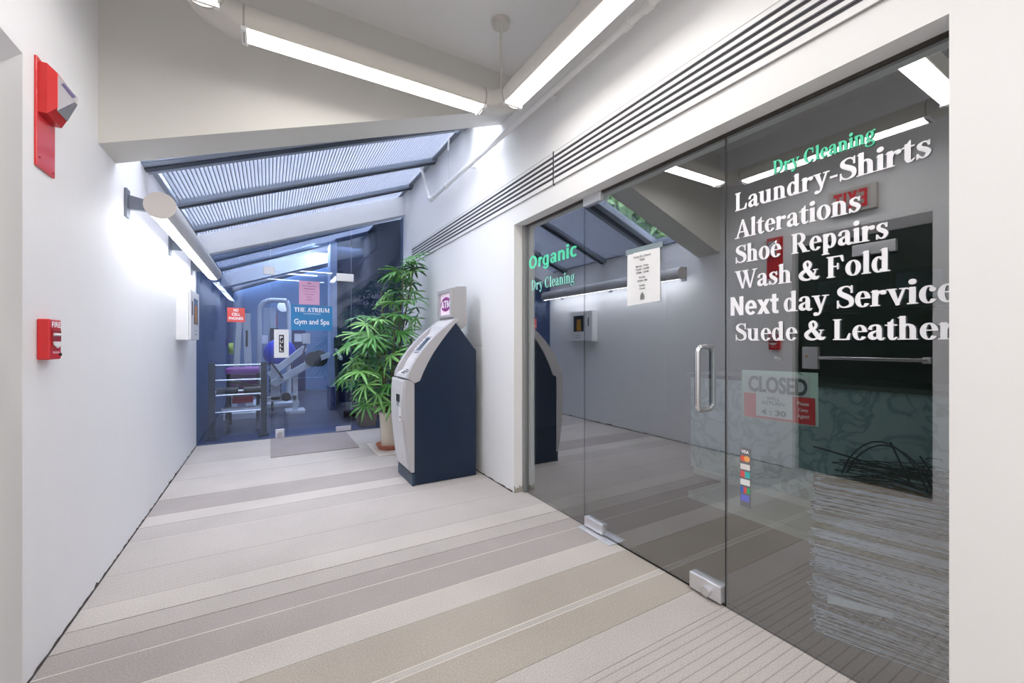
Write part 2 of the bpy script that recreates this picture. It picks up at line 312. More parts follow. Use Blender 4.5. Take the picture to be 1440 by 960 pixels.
strips=[(-4.0,-2.0,C_tan,0),(-2.0,.30,C_tan,0),(.30,1.155,C_light,.28),(1.155,1.31,C_light,0),(1.31,1.487,C_tan,0),(1.492,1.52,C_light,0),(1.524,1.762,C_tan,0),
 (1.762,1.93,C_bright,0),(1.934,2.136,C_dark,0),(2.14,2.275,C_dark,0),(2.278,2.42,C_grey,0),(2.424,2.60,C_bright,0),(2.60,2.90,C_light,.07),
 (2.90,3.31,C_light,.04),(3.313,3.553,C_grey,0),(3.556,3.758,C_bright,0),(3.758,4.103,C_dark,0),(4.106,4.62,C_light,0),(4.623,5.2,C_light,0),(5.203,6.08,C_grey,0)]
for i,(a,b,c,rb) in enumerate(strips):
    m=carpet('carpet_%d'%i,c,rb)
    MB().box((-.97,a+.0012,-.01),(1.80,b-.0012,0)).build('carpet_strip',m,fm)
# pale yarn lines between some strips
yl=mat('pale_yarn',(.66,.63,.58),.9)
for y in (3.3115,2.138,1.932,1.4895,1.522):
    MB().box((XL,y-.0022,-.004),(1.80,y+.0022,.0006)).build('carpet_strip',yl,fm)
matm=carpet('entrance_mat_pile',(.30,.265,.265))
tag(MB().box((.012,5.05,.0005),(.90,6.03,.007)).build('door_mat',matm),'flat grey door mat in front of the glass gym door','mat')
# broken plaster and gap along the foot of the walls
random.seed(3)
def ragged(name,p,q,h,m,n=70,t=.004,seed=1):
    rnd=random.Random(seed); p=Vector(p); q=Vector(q); d=q-p; nrm=Vector((-d.y,d.x,0)).normalized()
    vs=[];fs=[]
    for i in range(n+1):
        a=p+d*(i/n); hh=h*rnd.uniform(.25,1.)*(2.2 if rnd.random()<.08 else 1)
        vs+=[a-nrm*t,a+nrm*t,a+nrm*t+Vector((0,0,hh)),a-nrm*t+Vector((0,0,hh))]
    for i in range(n):
        o=i*4; fs+=[(o,o+4,o+7,o+3),(o+1,o+2,o+6,o+5),(o+3,o+7,o+6,o+2)]
    return MB().add(vs,fs).build(name,m)
struct(ragged('trim_1',(XL+.001,2.11,0),(XL+.001,6.07,0),.011,darkgap,130,seed=4))
struct(ragged('trim_2',(XR-.001,2.90,0),(XR-.001,6.07,0),.013,darkgap,90,seed=5))
struct(ragged('trim_3',(XR+.0,2.882,0),(XG,2.882,0),.07,mat('crumbling_render',(.38,.35,.30),.9,bump=.8,bscale=70,var=.5,vscale=50),12,.003,seed=6))

# ================= walls and ceiling =================
def wall_x(name,x0,x1,y0,y1,z0,z1,m,parent=None): return MB().box((x0,y0,z0),(x1,y1,z1)).build(name,m,parent)
wl=MB(); T=.16
# left wall: flat part under the ceiling, then lower under the sloping roof; a shallow door recess before it
wl.box((XL-T,2.10,0),(XL,YB,CEIL+.1)); wl.prism([(XL-T,0),(XL,0),(XL,sky_z(XL)+.0),(XL-T,sky_z(XL)+.0)],'y',YB,YGYM)
wl.box((XL-T,-4.2,0),(XL,1.12,CEIL+.1)); wl.box((XL-T,1.12,2.205),(XL,2.10,CEIL+.1))
wl.prism([(XL-T,2.10),(XL-.075,2.135),(XL,2.205),(XL-T,2.205)],'y',1.12,2.10)
struct(wl.build('wall_left',plaster))
wr=MB(); YO0,YO1,ZO=.405,2.885,2.155
wr.box((XR,-4.2,0),(1.90,YO0,CEIL+.1)); wr.box((XR,YO0,ZO),(1.90,YO1,CEIL+.1))
wr.box((XR,YO1,0),(1.90,YGYM,3.62))
struct(wr.build('wall_right',plaster_hi))
struct(MB().box((-1.0,-4.35,0),(1.9,-4.2,CEIL+.1)).build('wall_back',plaster))
struct(MB().box((XL-T,-4.2,CEIL),(1.9,YB,CEIL+.12)).build('ceiling',plaster_hi))
# bulkhead beam, front face towards the camera, soffit follows the roof slope
bk=MB(); bk.prism([(XL,beam_z(XL)),(XR,beam_z(XR)),(XR,3.8),(XL,3.8)],'y',YB,3.11)
struct(bk.build('trim_4',beige))
b2=MB(); b2.prism([(XL,beam_z(XL)),(XR,beam_z(XR)),(XR,beam_z(XR)+.27),(XL,beam_z(XL)+.24)],'y',5.96,6.22)
struct(b2.build('trim_5',mat('roof_beam_paint',(.78,.79,.82),.55,bump=.05)))
b3=MB(); b3.prism([(XL,beam_z(XL)),(2.9,beam_z(2.9)),(2.9,beam_z(2.9)+.27),(XL,beam_z(XL)+.24)],'y',9.05,9.3)
struct(b3.build('trim_6',MATS['roof_beam_paint']))

# ================= sloping glass roof =================
sky=struct(MB().prism([(XL-.12,sky_z(XL-.12)),(XL+.03,sky_z(XL+.03)),(XL+.03,sky_z(XL+.03)+.09),(XL-.12,sky_z(XL-.12)+.09)],'y',3.11,12.0).build('window_1',frame_m))
MB().prism([(XR-.07,sky_z(XR-.07)-.01),(XR+.02,sky_z(XR+.02)-.01),(XR+.02,sky_z(XR)+.10),(XR-.07,sky_z(XR-.07)+.09)],'y',3.11,12.0).build('frame_rail',frame_m,sky)
def rafter(yc,w=.15,h=.10):
    m=MB(); x0,x1=XL,XR+.02
    for (dw,z0,z1,mi) in ((w,-.035,.035,0),(w*.45,.035,h,0),(w*.9,-.040,-.035,0),(w*.28,-.050,-.040,1)):
        m.prism([(x0,sky_z(x0)+z0),(x1,sky_z(x1)+z0),(x1,sky_z(x1)+z1),(x0,sky_z(x0)+z1)],'y',yc-dw/2,yc+dw/2,mi)
    return m.build('rafter',[frame_m,mat('rafter_seal',(.03,.04,.06),.5)],sky)
RY=[3.80,4.72,5.66,6.62,7.55,8.5,9.6,10.6,11.6]
for y in RY: rafter(y,.15) if y!=RY[0] else rafter(3.755,.23)
edges=[3.11]+RY+[12.0]
for a,b in zip(edges[:-1],edges[1:]):
    MB().prism([(XL-.1,sky_z(XL-.1)+.07),(XR+.02,sky_z(XR+.02)+.07),(XR+.02,sky_z(XR+.02)+.078),(XL-.1,sky_z(XL-.1)+.078)],'y',a,b).build('pane',skyglass,sky)
screen_m=mat('screen_aluminium',(.36,.39,.46),.5)
def screen(y0,y1):
    m=MB(); n=84; x0,x1=XL+.05,XR-.09
    for i in range(n+1):
        x=x0+(x1-x0)*i/n; z=sky_z(x)
        m.add([(x,y0,z),(x,y1,z),(x+.005,y1,z+.028),(x+.005,y0,z+.028),(x+.006,y0,z),(x+.006,y1,z)],[(0,1,2,3),(4,3,2,5)])
    k=max(3,int((y1-y0)/.036))
    for j in range(k+1):
        y=y0+(y1-y0)*j/k
        m.add([(x0,y,sky_z(x0)+.003),(x1,y,sky_z(x1)+.003),(x1,y,sky_z(x1)+.026),(x0,y,sky_z(x0)+.026)],[(0,1,2,3)])
    o=m.build('louvre_screen',screen_m,sky); o['kind']='stuff'; return o
for a,b in zip(RY[:-1],RY[1:]):
    screen((a+.06) if a!=RY[0] else a+.10,b-.06)
# wing nut and hinge block at the top corner of the frame
MB().ball((XR-.10,3.83,sky_z(XR-.1)-.03),.028,10).build('frame_bracket',mat('bracket_pale',(.5,.56,.66),.4),sky)

# ================= gym room beyond the glass =================
gf=mat('gym_floor_rubber',(.05,.052,.08),.35,var=.12,vscale=3)
struct(MB().box((-1.3,6.08,-.12),(2.95,12.1,-.004)).build('floor',gf))
MB().box((XL,6.09,-.004),(1.69,6.55,.003)).build('floor_trim',mat('navy_rubber_strip',(.02,.03,.10),.4),bpy.data.objects['floor.001'])
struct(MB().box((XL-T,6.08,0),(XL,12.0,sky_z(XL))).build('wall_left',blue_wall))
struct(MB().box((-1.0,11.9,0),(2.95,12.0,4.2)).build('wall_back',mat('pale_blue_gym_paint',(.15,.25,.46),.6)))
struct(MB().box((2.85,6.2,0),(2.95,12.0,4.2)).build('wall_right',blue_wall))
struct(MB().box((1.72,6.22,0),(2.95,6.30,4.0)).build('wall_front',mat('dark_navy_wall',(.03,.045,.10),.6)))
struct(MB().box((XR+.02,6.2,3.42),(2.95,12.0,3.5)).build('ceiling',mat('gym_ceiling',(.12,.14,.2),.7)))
# ---- glass partition of the gym
def pane_y(name,x0,x1,z0,zt0,zt1,parent=None,y=YGYM):
    m=MB(); t=.006
    P=[(x0,z0),(x1,z0),(x1,zt1),(x0,zt0)]
    m.add([(px,y-t,pz) for px,pz in P],[(0,1,2,3)],0); m.add([(px,y+t,pz) for px,pz in P],[(3,2,1,0)],1)
    for i in range(4):
        a,b=P[i],P[(i+1)%4]; m.add([(a[0],y-t,a[1]),(b[0],y-t,b[1]),(b[0],y+t,b[1]),(a[0],y+t,a[1])],[(0,1,2,3)],2)
    return m.build(name,[gymglass,gymback,edge_l],parent)
bz=lambda x:beam_z(x)+.01
gp=struct(pane_y('window_2',XL+.004,.008,.008,bz(XL),bz(0)))
pane_y('pane',.016,.972,2.118,bz(.016),bz(.972),gp)
pane_y('pane',.981,XR-.004,.008,bz(.98),bz(XR),gp)
gd=struct(pane_y('door_1',.016,.972,.012,2.11,2.11))
MB().cbox((-.0,YGYM-.012,2.12),(.13,.03,.10)).build('patch_fitting',alu,gd,.004)
MB().cbox((.895,YGYM-.012,2.10),(.22,.03,.105)).build('patch_fitting',alu,gd,.004)
MB().cbox((.118,YGYM-.012,.055),(.10,.03,.115)).build('patch_fitting',alu,gd,.004)
MB().cbox((.875,YGYM-.012,.045),(.19,.03,.065)).build('patch_fitting',alu,gd,.004)
kb=MB(); kb.tube([(.118,YGYM-.05,.055),(.118,YGYM-.02,.055)],.028,18); kb.build('lock_knob',chrome,gd)
# pull plate with PULL
MB().cbox((.135,YGYM-.014,1.20),(.165,.012,.36)).build('pull_plate',white_pl,gd,.004)
MB().cbox((.135,YGYM-.0215,1.20),(.055,.003,.225)).build('sign_plate',black_ink,gd)
for i,ch in enumerate('PULL'):
    sans('lettering',ch,(.135,YGYM-.0235,1.26-.052*i),(1,0,0),(0,0,1),.032,.036,white_ink,gd,.02,True)
# signs on the gym glass
t=thing('sign','blue square sign with white lettering for the gym and spa on the glass door','sign',(.488,YGYM-.008,1.38))
MB().box((.242,YGYM-.012,1.375),(.736,YGYM-.008,1.70)).build('board',mat('sign_blue',(.02,.22,.50),.35),t)
serif('lettering','THE ATRIUM',(.275,YGYM-.0125,1.615),(1,0,0),(0,0,1),.425,.056,white_ink,t)
sans('lettering','CONDOMINIUM',(.488,YGYM-.0125,1.585),(1,0,0),(0,0,1),.2,.014,white_ink,t,0,True)
sans('lettering','Gym and Spa',(.488,YGYM-.0125,1.455),(1,0,0),(0,0,1),.42,.07,white_ink,t,.015,True)
t=thing('notice','pink paper notice taped on the glass above the blue sign','notice',(.46,YGYM-.008,1.70))
MB().box((.335,YGYM-.0105,1.712),(.578,YGYM-.008,2.02)).build('sheet',mat('pink_paper',(.72,.40,.58),.7),t)
for i,(w,b) in enumerate(((.04,.012),(.17,.006),(.13,.009),(.17,.004),(.10,.006),(.06,.006),(.08,.006))):
    z=1.99-.036*i; MB().box((.456-w/2,YGYM-.0112,z-b/2),(.456+w/2,YGYM-.0106,z+b/2)).build('print_line',mat('faded_print',(.30,.12,.22),.7),t)
t=thing('sign','small red sign that forbids cell phones on the gym glass','sign',(-.348,YGYM-.008,1.46))
MB().box((-.438,YGYM-.012,1.462),(-.258,YGYM-.008,1.635)).build('board',mat('sign_red',(.70,.09,.08),.4),t)
for i,s in enumerate(('NO','CELL','PHONES')):
    sans('lettering',s,(-.348,YGYM-.0125,1.59-.05*i),(1,0,0),(0,0,1),(.05,.085,.145)[i],.034,white_ink,t,.02,True)
# ================= shop front =================
def pane_x(name,y0,y1,z0,z1,parent=None,x=XG):
    m=MB(); t=.006; P=[(y0,z0),(y1,z0),(y1,z1),(y0,z1)]
    m.add([(x-t,a,b) for a,b in P],[(3,2,1,0)],0); m.add([(x+t,a,b) for a,b in P],[(0,1,2,3)],1)
    for i in range(4):
        a,b=P[i],P[(i+1)%4]; m.add([(x-t,a[0],a[1]),(x-t,b[0],b[1]),(x+t,b[0],b[1]),(x+t,a[0],a[1])],[(0,1,2,3)],2)
    return m.build(name,[storeglass,storeback,edge_m],parent)
GX=XG-.0065; XD=(0,-1,0); ZD=(0,0,1)
w3=struct(pane_x('window_3',2.136,2.882,.004,2.153))
d2=struct(pane_x('door_2',1.1525,2.131,.012,2.153))
w4=struct(pane_x('window_4',.41,1.1465,.004,2.153))
# metal edge channels and black joint seals
jm=mat('grey_side_channel',(.27,.275,.28),.45,metal=.3)
struct(MB().box((XG-.025,2.845,0),(XG+.03,2.884,2.155)).build('trim_7',jm))
struct(MB().box((XG-.012,.41,2.140),(XG+.02,2.885,2.156)).build('trim_8',darkgap))
MB().box((XG-.007,1.1468,.006),(XG+.007,1.1522,2.15)).build('joint_seal',black,w4)
MB().box((XG-.006,2.1312,.006),(XG+.006,2.1336,2.15)).build('joint_seal',edge_m,w3)
MB().box((XG-.028,1.16,.012),(XG+.028,1.325,.090)).build('patch_fitting',alu,d2,.005)
k=MB(); k.tube([(XG-.050,1.225,.045),(XG-.028,1.225,.045)],.022,20); k.build('lock_knob',chrome,d2)
MB().box((XG-.022,1.95,.014),(XG+.022,2.118,.075)).build('patch_fitting',alu,d2,.004)
MB().box((XG-.022,1.963,2.095),(XG+.022,2.131,2.152)).build('patch_fitting',alu,d2,.004)
tag(MB().box((1.738,1.84,.0007),(1.872,2.135,.006)).build('pivot_plate',alu,None,.0015),'flat steel pivot plate set in the floor under the shop door','floor plate')
hm=MB()
def pull(s):
    x=XG+s*.06; pts=[(XG+s*.004,1.255,.885)]
    pts+=[(XG+s*(.03+.03*math.sin(a)),1.255,.915-.03*math.cos(a)) for a in (0,.4,.8,1.2,PI/2)]
    pts+=[(XG+s*(.03+.03*math.cos(a)),1.255,1.155+.03*math.sin(a)) for a in (0,.4,.8,1.2,PI/2)]+[(XG+s*.004,1.255,1.185)]
    return pts
MB().tube(pull(-1),.0125,14).build('pull_handle',chrome,d2)
MB().tube(pull(1),.0125,14).build('pull_handle',chrome,d2)
# lettering on the panes
heavy('lettering','Organic',(GX,2.815,1.792),XD,ZD,.62,.098,green_ink,w3)
serif('lettering','Dry Cleaning',(GX,2.775,1.62),XD,ZD,.545,.078,mat('pale_green_vinyl',(.30,.80,.66),.5),w3,0,0)
serif('lettering','Dry Cleaning',(GX,.944,1.897),XD,ZD,.337,.053,mat('sea_green_vinyl',(.10,.70,.42),.5),w4)
serif('lettering','Laundry-Shirts',(GX,1.107,1.788),XD,ZD,.640,.078,white_ink,w4)
serif('lettering','Alterations',(GX,1.107,1.665),XD,ZD,.46,.078,white_ink,w4)
serif('lettering','Shoe',(GX,1.107,1.555),XD,ZD,.195,.078,white_ink,w4)
serif('lettering','Repairs',(GX,.875,1.555),XD,ZD,.303,.078,white_ink,w4)
serif('lettering','Wash & Fold',(GX,1.107,1.443),XD,ZD,.54,.078,white_ink,w4)
heavy('lettering','Next',(GX,1.131,1.325),XD,ZD,.212,.083,white_ink,w4)
serif('lettering','day Service',(GX,.905,1.328),XD,ZD,.495,.080,white_ink,w4)
serif('lettering','Suede & Leather',(GX,1.107,1.213),XD,ZD,.697,.076,white_ink,w4)
# card sticker strip
st=MB().box((GX-.0006,1.035,.488),(GX,1.082,.745)).build('card_sticker',mat('sticker_grey',(.16,.16,.18),.5),w4)
def stk(y0,y1,z0,z1,c,nm): MB().box((GX-.0012,y0,z0),(GX-.0007,y1,z1)).build('card_logo',mat(nm,c,.5),st)
sans('lettering','VISA',(GX-.001,1.059,.722),XD,ZD,.034,.013,white_ink,st,.03,True)
md=MB()
for y,c in ((1.067,0),(1.051,1)):
    md.add([(GX-.0012-.0002*c,y+.013*math.cos(2*PI*k/18),.698+.013*math.sin(2*PI*k/18)) for k in range(18)],[list(range(18))],c)
md.build('card_logo',[mat('logo_red',(.75,.10,.05),.5),mat('logo_orange',(.85,.40,.12),.5)],st)
stk(1.038,1.080,.650,.674,(.75,.72,.70),'logo_cream'); stk(1.038,1.060,.616,.642,(.05,.45,.45),'logo_teal'); stk(1.060,1.080,.616,.642,(.7,.1,.1),'logo_red2')
stk(1.038,1.080,.582,.608,(.78,.80,.80),'logo_white'); stk(1.038,1.052,.548,.574,(.05,.4,.15),'logo_green'); stk(1.052,1.066,.548,.574,(.7,.08,.08),'logo_red3'); stk(1.066,1.080,.548,.574,(.05,.15,.5),'logo_blue')
stk(1.042,1.078,.512,.540,(.16,.18,.62),'logo_indigo')
# paper with opening hours
t=thing('notice','white paper with printed opening hours taped to the glass shop door','notice',(GX,1.63,1.42))
MB().add([(GX-.002,1.752,1.418),(GX-.004,1.515,1.428),(GX-.002,1.518,1.712),(GX-.001,1.750,1.716),(GX-.0005,1.752,1.418),(GX-.0005,1.515,1.428),(GX-.0005,1.518,1.712),(GX-.0005,1.750,1.716)],
 [(0,3,2,1),(4,5,6,7),(0,1,5,4),(1,2,6,5),(2,3,7,6),(3,0,4,7)]).build('sheet',paper,t)
MB().box((GX-.0012,1.50,1.712),(GX-.0002,1.762,1.742)).build('tape',mat('clear_tape',(.25,.32,.34),.2),t)
for s,z,w,c in (('Owner Dry Cleaners',1.682,.125,.013),('Hours',1.664,.035,.013),('Monday - Friday',1.628,.09,.011),('7:00AM - 12:00PM',1.610,.095,.010),('1:00PM - 7:00PM',1.592,.09,.010),('Saturday',1.566,.045,.011),('9:00AM - 5PM',1.546,.07,.010),('Sunday',1.520,.04,.011),('Closed',1.502,.04,.011)):
    sans('print_line',s,(GX-.0042,1.637,z),XD,ZD,w,c,black_ink,t,.01,True)
MB().lathe([(.0,.0),(.014,0),(.015,.02),(.008,.033),(.003,.04),(0,.042)],(0,0,0),16).build('print_mark',mat('grey_print',(.2,.2,.2),.7),t)
pm=bpy.data.objects['print_mark']; pm.location=Vector((GX-.0043,1.637,1.445))-Vector(t['_o']); pm.scale=(.03,1,1)

# ================= inside the shop (unlit) =================
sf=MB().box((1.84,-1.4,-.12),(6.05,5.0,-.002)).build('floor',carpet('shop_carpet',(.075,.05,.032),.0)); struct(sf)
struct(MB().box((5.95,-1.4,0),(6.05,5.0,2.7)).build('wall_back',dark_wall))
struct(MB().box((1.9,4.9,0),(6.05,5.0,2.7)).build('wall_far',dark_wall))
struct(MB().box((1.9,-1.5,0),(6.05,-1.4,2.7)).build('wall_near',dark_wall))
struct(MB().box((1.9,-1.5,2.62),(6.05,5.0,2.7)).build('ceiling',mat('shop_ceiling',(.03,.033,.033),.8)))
def marble_mat():
    m=mat('veined_teal_laminate',(.42,.56,.58),.3); nt=m.node_tree; b=nt.nodes['Principled BSDF']
    tc=nt.nodes.new('ShaderNodeTexCoord'); n=nt.nodes.new('ShaderNodeTexNoise'); n.inputs['Scale'].default_value=5; n.inputs['Detail'].default_value=9; n.inputs['Distortion'].default_value=1.2
    cr=nt.nodes.new('ShaderNodeValToRGB'); e=cr.color_ramp.elements; e[0].position=.44; e[0].color=(.50,.66,.68,1); e[1].position=.56; e[1].color=(.52,.68,.70,1); x=e.new(.5); x.color=(.30,.43,.46,1)
    nt.links.new(tc.outputs['Object'],n.inputs['Vector']); nt.links.new(n.outputs['Fac'],cr.inputs[0]); nt.links.new(cr.outputs[0],b.inputs['Base Color']); return m
t=thing('counter','teal veined service counter inside the dark shop','counter',(3.4,1.0,0))
MB().box((3.28,-1.3,.10),(3.75,2.43,.905)).build('front_panel',marble_mat(),t)
MB().box((3.24,-1.3,.905),(3.85,2.46,.935)).build('worktop',mat('counter_top_dark',(.06,.08,.07),.3),t)
MB().box((2.83,-1.3,-.001),(3.28,2.12,.05)).build('plinth',mat('pale_step',(.50,.53,.50),.6),t)
MB().box((3.262,-1.3,.05),(3.28,2.40,.10)).build('kick_strip',mat('kick_strip_pale',(.7,.75,.74),.5),t)
for y0,y1,l in ((2.02,2.42,'left of the two dark framed panels on the back wall of the shop'),(1.30,1.72,'right of the two dark framed panels on the back wall of the shop')):
    t=thing('framed_panel',l,'panel',(5.5,(y0+y1)/2,1.6),'framed panels inside the shop')
    MB().box((5.5,y0,1.60),(5.53,y1,1.95)).build('frame',mat('black_frame',(.02,.025,.03),.3),t)
    MB().box((5.49,y0+.05,1.65),(5.5,y1-.03,1.91)).build('glazing',mat('slate_blue_pane',(.10,.17,.26),.2),t)
    MB().box((5.4,y0,1.56),(5.6,y1,1.6)).build('ledge',mat('black_frame'),t)
    MB().box((5.53,y0+.1,1.55),(5.96,y1-.1,1.9)).build('wall_bracket',mat('black_frame'),t)
# closed sign hanging behind the pane
t=thing('closed_sign','red and white CLOSED sign hanging on a cord behind the shop glass','sign',(XG+.03,.95,.88))
xs=XG+.03; a0=-.012
def sp(y,z): # tilt a little
    dy=y-.95; dz=z-.975; return (xs,.95+dy*math.cos(a0)-dz*math.sin(a0),.975+dy*math.sin(a0)*1+dz*math.cos(a0))
def slab(y0,y1,z0,z1,x,nm,m,par):
    mb=MB(); c=[sp(y0,z0),sp(y1,z0),sp(y1,z1),sp(y0,z1)]
    mb.add([(x,p[1],p[2]) for p in c]+[(x+.002,p[1],p[2]) for p in c],[(0,3,2,1),(4,5,6,7),(0,1,5,4),(1,2,6,5),(2,3,7,6),(3,0,4,7)]); return mb.build(nm,m,par)
sgreen=mat('sign_pale_green',(.50,.62,.56),.5); sred=mat('sign_deep_red',(.55,.02,.03),.45); sgrey=mat('sign_grey',(.55,.56,.57),.5)
slab(.795,1.095,.875,1.085,xs,'board',sgreen,t); slab(.805,1.085,.880,.985,xs-.003,'red_field',sred,t)
slab(.825,1.072,.988,1.068,xs-.003,'title_field',sgrey,t); slab(.885,1.03,.89,.985,xs-.0055,'time_field',sgrey,t)
sans('lettering','CLOSED',(xs-.004,.948,.995),XD,ZD,.232,.066,mat('sign_dark_ink',(.06,.07,.08),.5),t,.03,True)
sans('lettering','WILL',(xs-.007,.958,.962),XD,ZD,.055,.015,mat('sign_dark_ink'),t,.02,True)
sans('lettering','RETURN',(xs-.007,.958,.942),XD,ZD,.09,.015,mat('sign_dark_ink'),t,.02,True)
sans('lettering','4 : 30',(xs-.007,.958,.900),XD,ZD,.10,.022,mat('sign_dark_ink'),t,.03,True)
for i,s in enumerate(('Please','Come','Again!')): sans('lettering',s,(xs-.005,.845,.955-.025*i),XD,ZD,(.042,.034,.042)[i],.015,white_ink,t,0,True)
MB().tube([(xs,1.05,1.083),(xs,.95,1.135),(xs,.85,1.075)],.0015,6).build('cord',black,t)
t2=tag(MB().tube([(xs-.004,.95,1.142),(xs+.03,.95,1.135)],.006,10).build('suction_hook',mat('pale_plastic',(.6,.62,.6),.3)),'small suction hook on the glass that holds the closed sign','hook')

# ---- stack of wire hangers on the shop floor and a loose dark bundle on top
def hanger_mb(r=.0020):
    m=MB(); L=.205
    m.tube([(0,-L,0),(0,L,0),(.012,L+.008,0),(.028,L-.004,0),(.135,.02,0),(.155,.004,0),(.17,.0,0),(.20,0,0),(.222,.016,0),(.240,.006,0),(.245,-.016,0),(.232,-.032,0),(.215,-.030,0)],r,4,0,False)
    m.tube([(.155,-.004,0),(.135,-.02,0),(.028,-(L-.004),0),(.012,-(L+.008),0),(0,-L,0)],r,4,0,False); return m
hw=mat('white_coated_wire',(.72,.80,1.0),.4); hb=mat('copper_wire',(.30,.17,.10),.4,metal=.4); hk=mat('dark_coated_wire',(.02,.03,.045),.35); hg=mat('olive_wire',(.20,.18,.08),.45)
random.seed(21)
protos={}
for nm,m_ in (('w',hw),('b',hb),('k',hk),('g',hg)):
    protos[nm]=None
meshes={}
def hanger(kind,loc,rot,label,group):
    m_={'w':hw,'b':hb,'k':hk,'g':hg}[kind]
    if kind not in meshes:
        o=hanger_mb().build('wire_hanger',m_); meshes[kind]=o.data
    else: o=bpy.data.objects.new('wire_hanger',meshes[kind]); COL.objects.link(o)
    o.location=loc; o.rotation_euler=rot; return tag(o,label,'hanger',group)
n=150; z=.012
for i in range(n):
    zz=z+i*.0043; band=(i/n)
    kd='w'
    if band>.90: kd=random.choice('bbw')
    elif .56<band<.585 or .67<band<.69: kd='g'
    elif random.random()<.27: kd='k'
    sway=.05*math.sin(i*.055+2.2)+.03*math.sin(i*.17); jy=random.gauss(0,.009)-.02*max(0,1-i/14)
    lb={'w':'white coated wire hanger lying flat in the tall stack behind the shop glass','b':'copper coloured wire hanger near the top of the tall stack behind the shop glass','g':'olive wire hanger in the middle of the tall stack behind the shop glass','k':'dark wire hanger lying flat among the white ones in the tall stack'}[kd]
    zone=('below the pale paper slip','level with or just above the pale paper slip','in its middle third, under the olive bands','in its upper half','close to the loose dark bundle')[0 if zz<.14 else 1 if zz<.25 else 2 if zz<.37 else 3 if zz<.55 else 4]
    if kd in 'wk': lb={'w':'white wire hanger in the shop stack, ','k':'dark wire hanger in the shop stack, '}[kd]+zone
    hanger(kd,(2.02+random.gauss(0,.005),.665+jy,zz),(random.gauss(0,.010)+sway*.25,random.gauss(0,.012),.27+sway+random.gauss(0,.03)),lb,'wire hangers in the tall stack, %s'%({'w':'white','b':'copper','g':'olive','k':'dark'}[kd]+(', '+zone if kd in 'wk' else '')))
ztop=z+n*.0043
for i in range(12):
    hanger('k',(2.02+random.uniform(-.02,.08),.60+random.uniform(-.06,.05),ztop+.006+i*.005),(random.gauss(0,.05),random.uniform(-.12,.02),-.1+random.gauss(0,.4)),'dark wire hanger in the loose bundle on top of the white stack','dark hangers on top of the stack')
t=thing('wire_hoops','bent dark wire hoops standing on top of the hanger stack','wire',(2.05,.60,ztop+.05))
for i,(y0,y1,h,dx) in enumerate(((.80,.54,.155,0),(.79,.53,.14,.02),(.66,.60,.15,.05),(.57,.50,.12,.03))):
    pts=[(2.04+dx,y0+(y1-y0)*k/10,ztop+.01+h*math.sin(PI*k/10)**.7) for k in range(11)] if i<2 else [(2.04+dx,y0+(y1-y0)*k/6,ztop+.01+h*(1-k/6)) for k in range(7)]
    MB().tube(pts,.0035,6).build('hoop',hk,t)
MB().tube([(2.03,.90,ztop+.10),(2.05,.70,ztop+.07),(2.10,.48,ztop+.03)],.004,6).build('rod',hk,t)
pt=MB(); P0,P1=Vector((1.955,.815,0)),Vector((2.005,.625,0))
pt.add([P0+Vector((0,0,.150)),P1+Vector((0,0,.178)),P1+Vector((0,0,.200)),P0+Vector((0,0,.182)),P0+Vector((.002,0,.150)),P1+Vector((.002,0,.178)),P1+Vector((.002,0,.200)),P0+Vector((.002,0,.182))],[(0,3,2,1),(4,5,6,7),(0,1,5,4),(1,2,6,5),(2,3,7,6),(3,0,4,7)])
tag(pt.build('paper_tag',mat('tag_paper',(.75,.80,.92),.7)),'pale paper slip tucked low into the front of the hanger stack','paper')

# ================= wall things =================
# grille over the shop front (five slots), split in two lengths
gr_m=mat('grille_enamel',(.78,.78,.79),.4); slot_m=mat('slot_dark',(.06,.06,.07),.7)
def grille(y0,y1,label):
    t=thing('air_grille',label,'grille',(XR,(y0+y1)/2,2.3),'linear air grilles on the right wall')
    z0,z1=2.30,2.512; H_=z1-z0
    MB().box((XR-.010,y0,z0),(XR-.0005,y1,z1)).build('face_plate',gr_m,t)
    for i in range(5):
        zc=z1-H_*(.145+.168*i)
        MB().box((XR-.0115,y0+.004,zc-.0085),(XR-.0100,y1-.004,zc+.0085)).build('slot',slot_m,t)
        MB().box((XR-.0165,y0+.004,zc+.0005),(XR-.0112,y1-.004,zc+.0025)).build('vane',mat('vane_grey',(.20,.20,.22),.5),t)
    MB().box((XR-.011,y0,z1),(XR-.0005,y1,z1+.003)).build('edge_line',mat('edge_line_grey',(.35,.34,.33),.6),t)
    MB().box((XR-.011,y0,z0-.003),(XR-.0005,y1,z0)).build('edge_line',mat('edge_line_grey'),t)
grille(2.338,5.62,'long white air grille with five slots, the far length behind the plant')
grille(-1.2,2.328,'long white air grille with five slots above the shop front, the near length')
MB().box((XR-.014,2.329,2.29),(XR-.0005,2.337,2.52)).build('trim_9',slot_m); struct(bpy.data.objects['trim_9'])
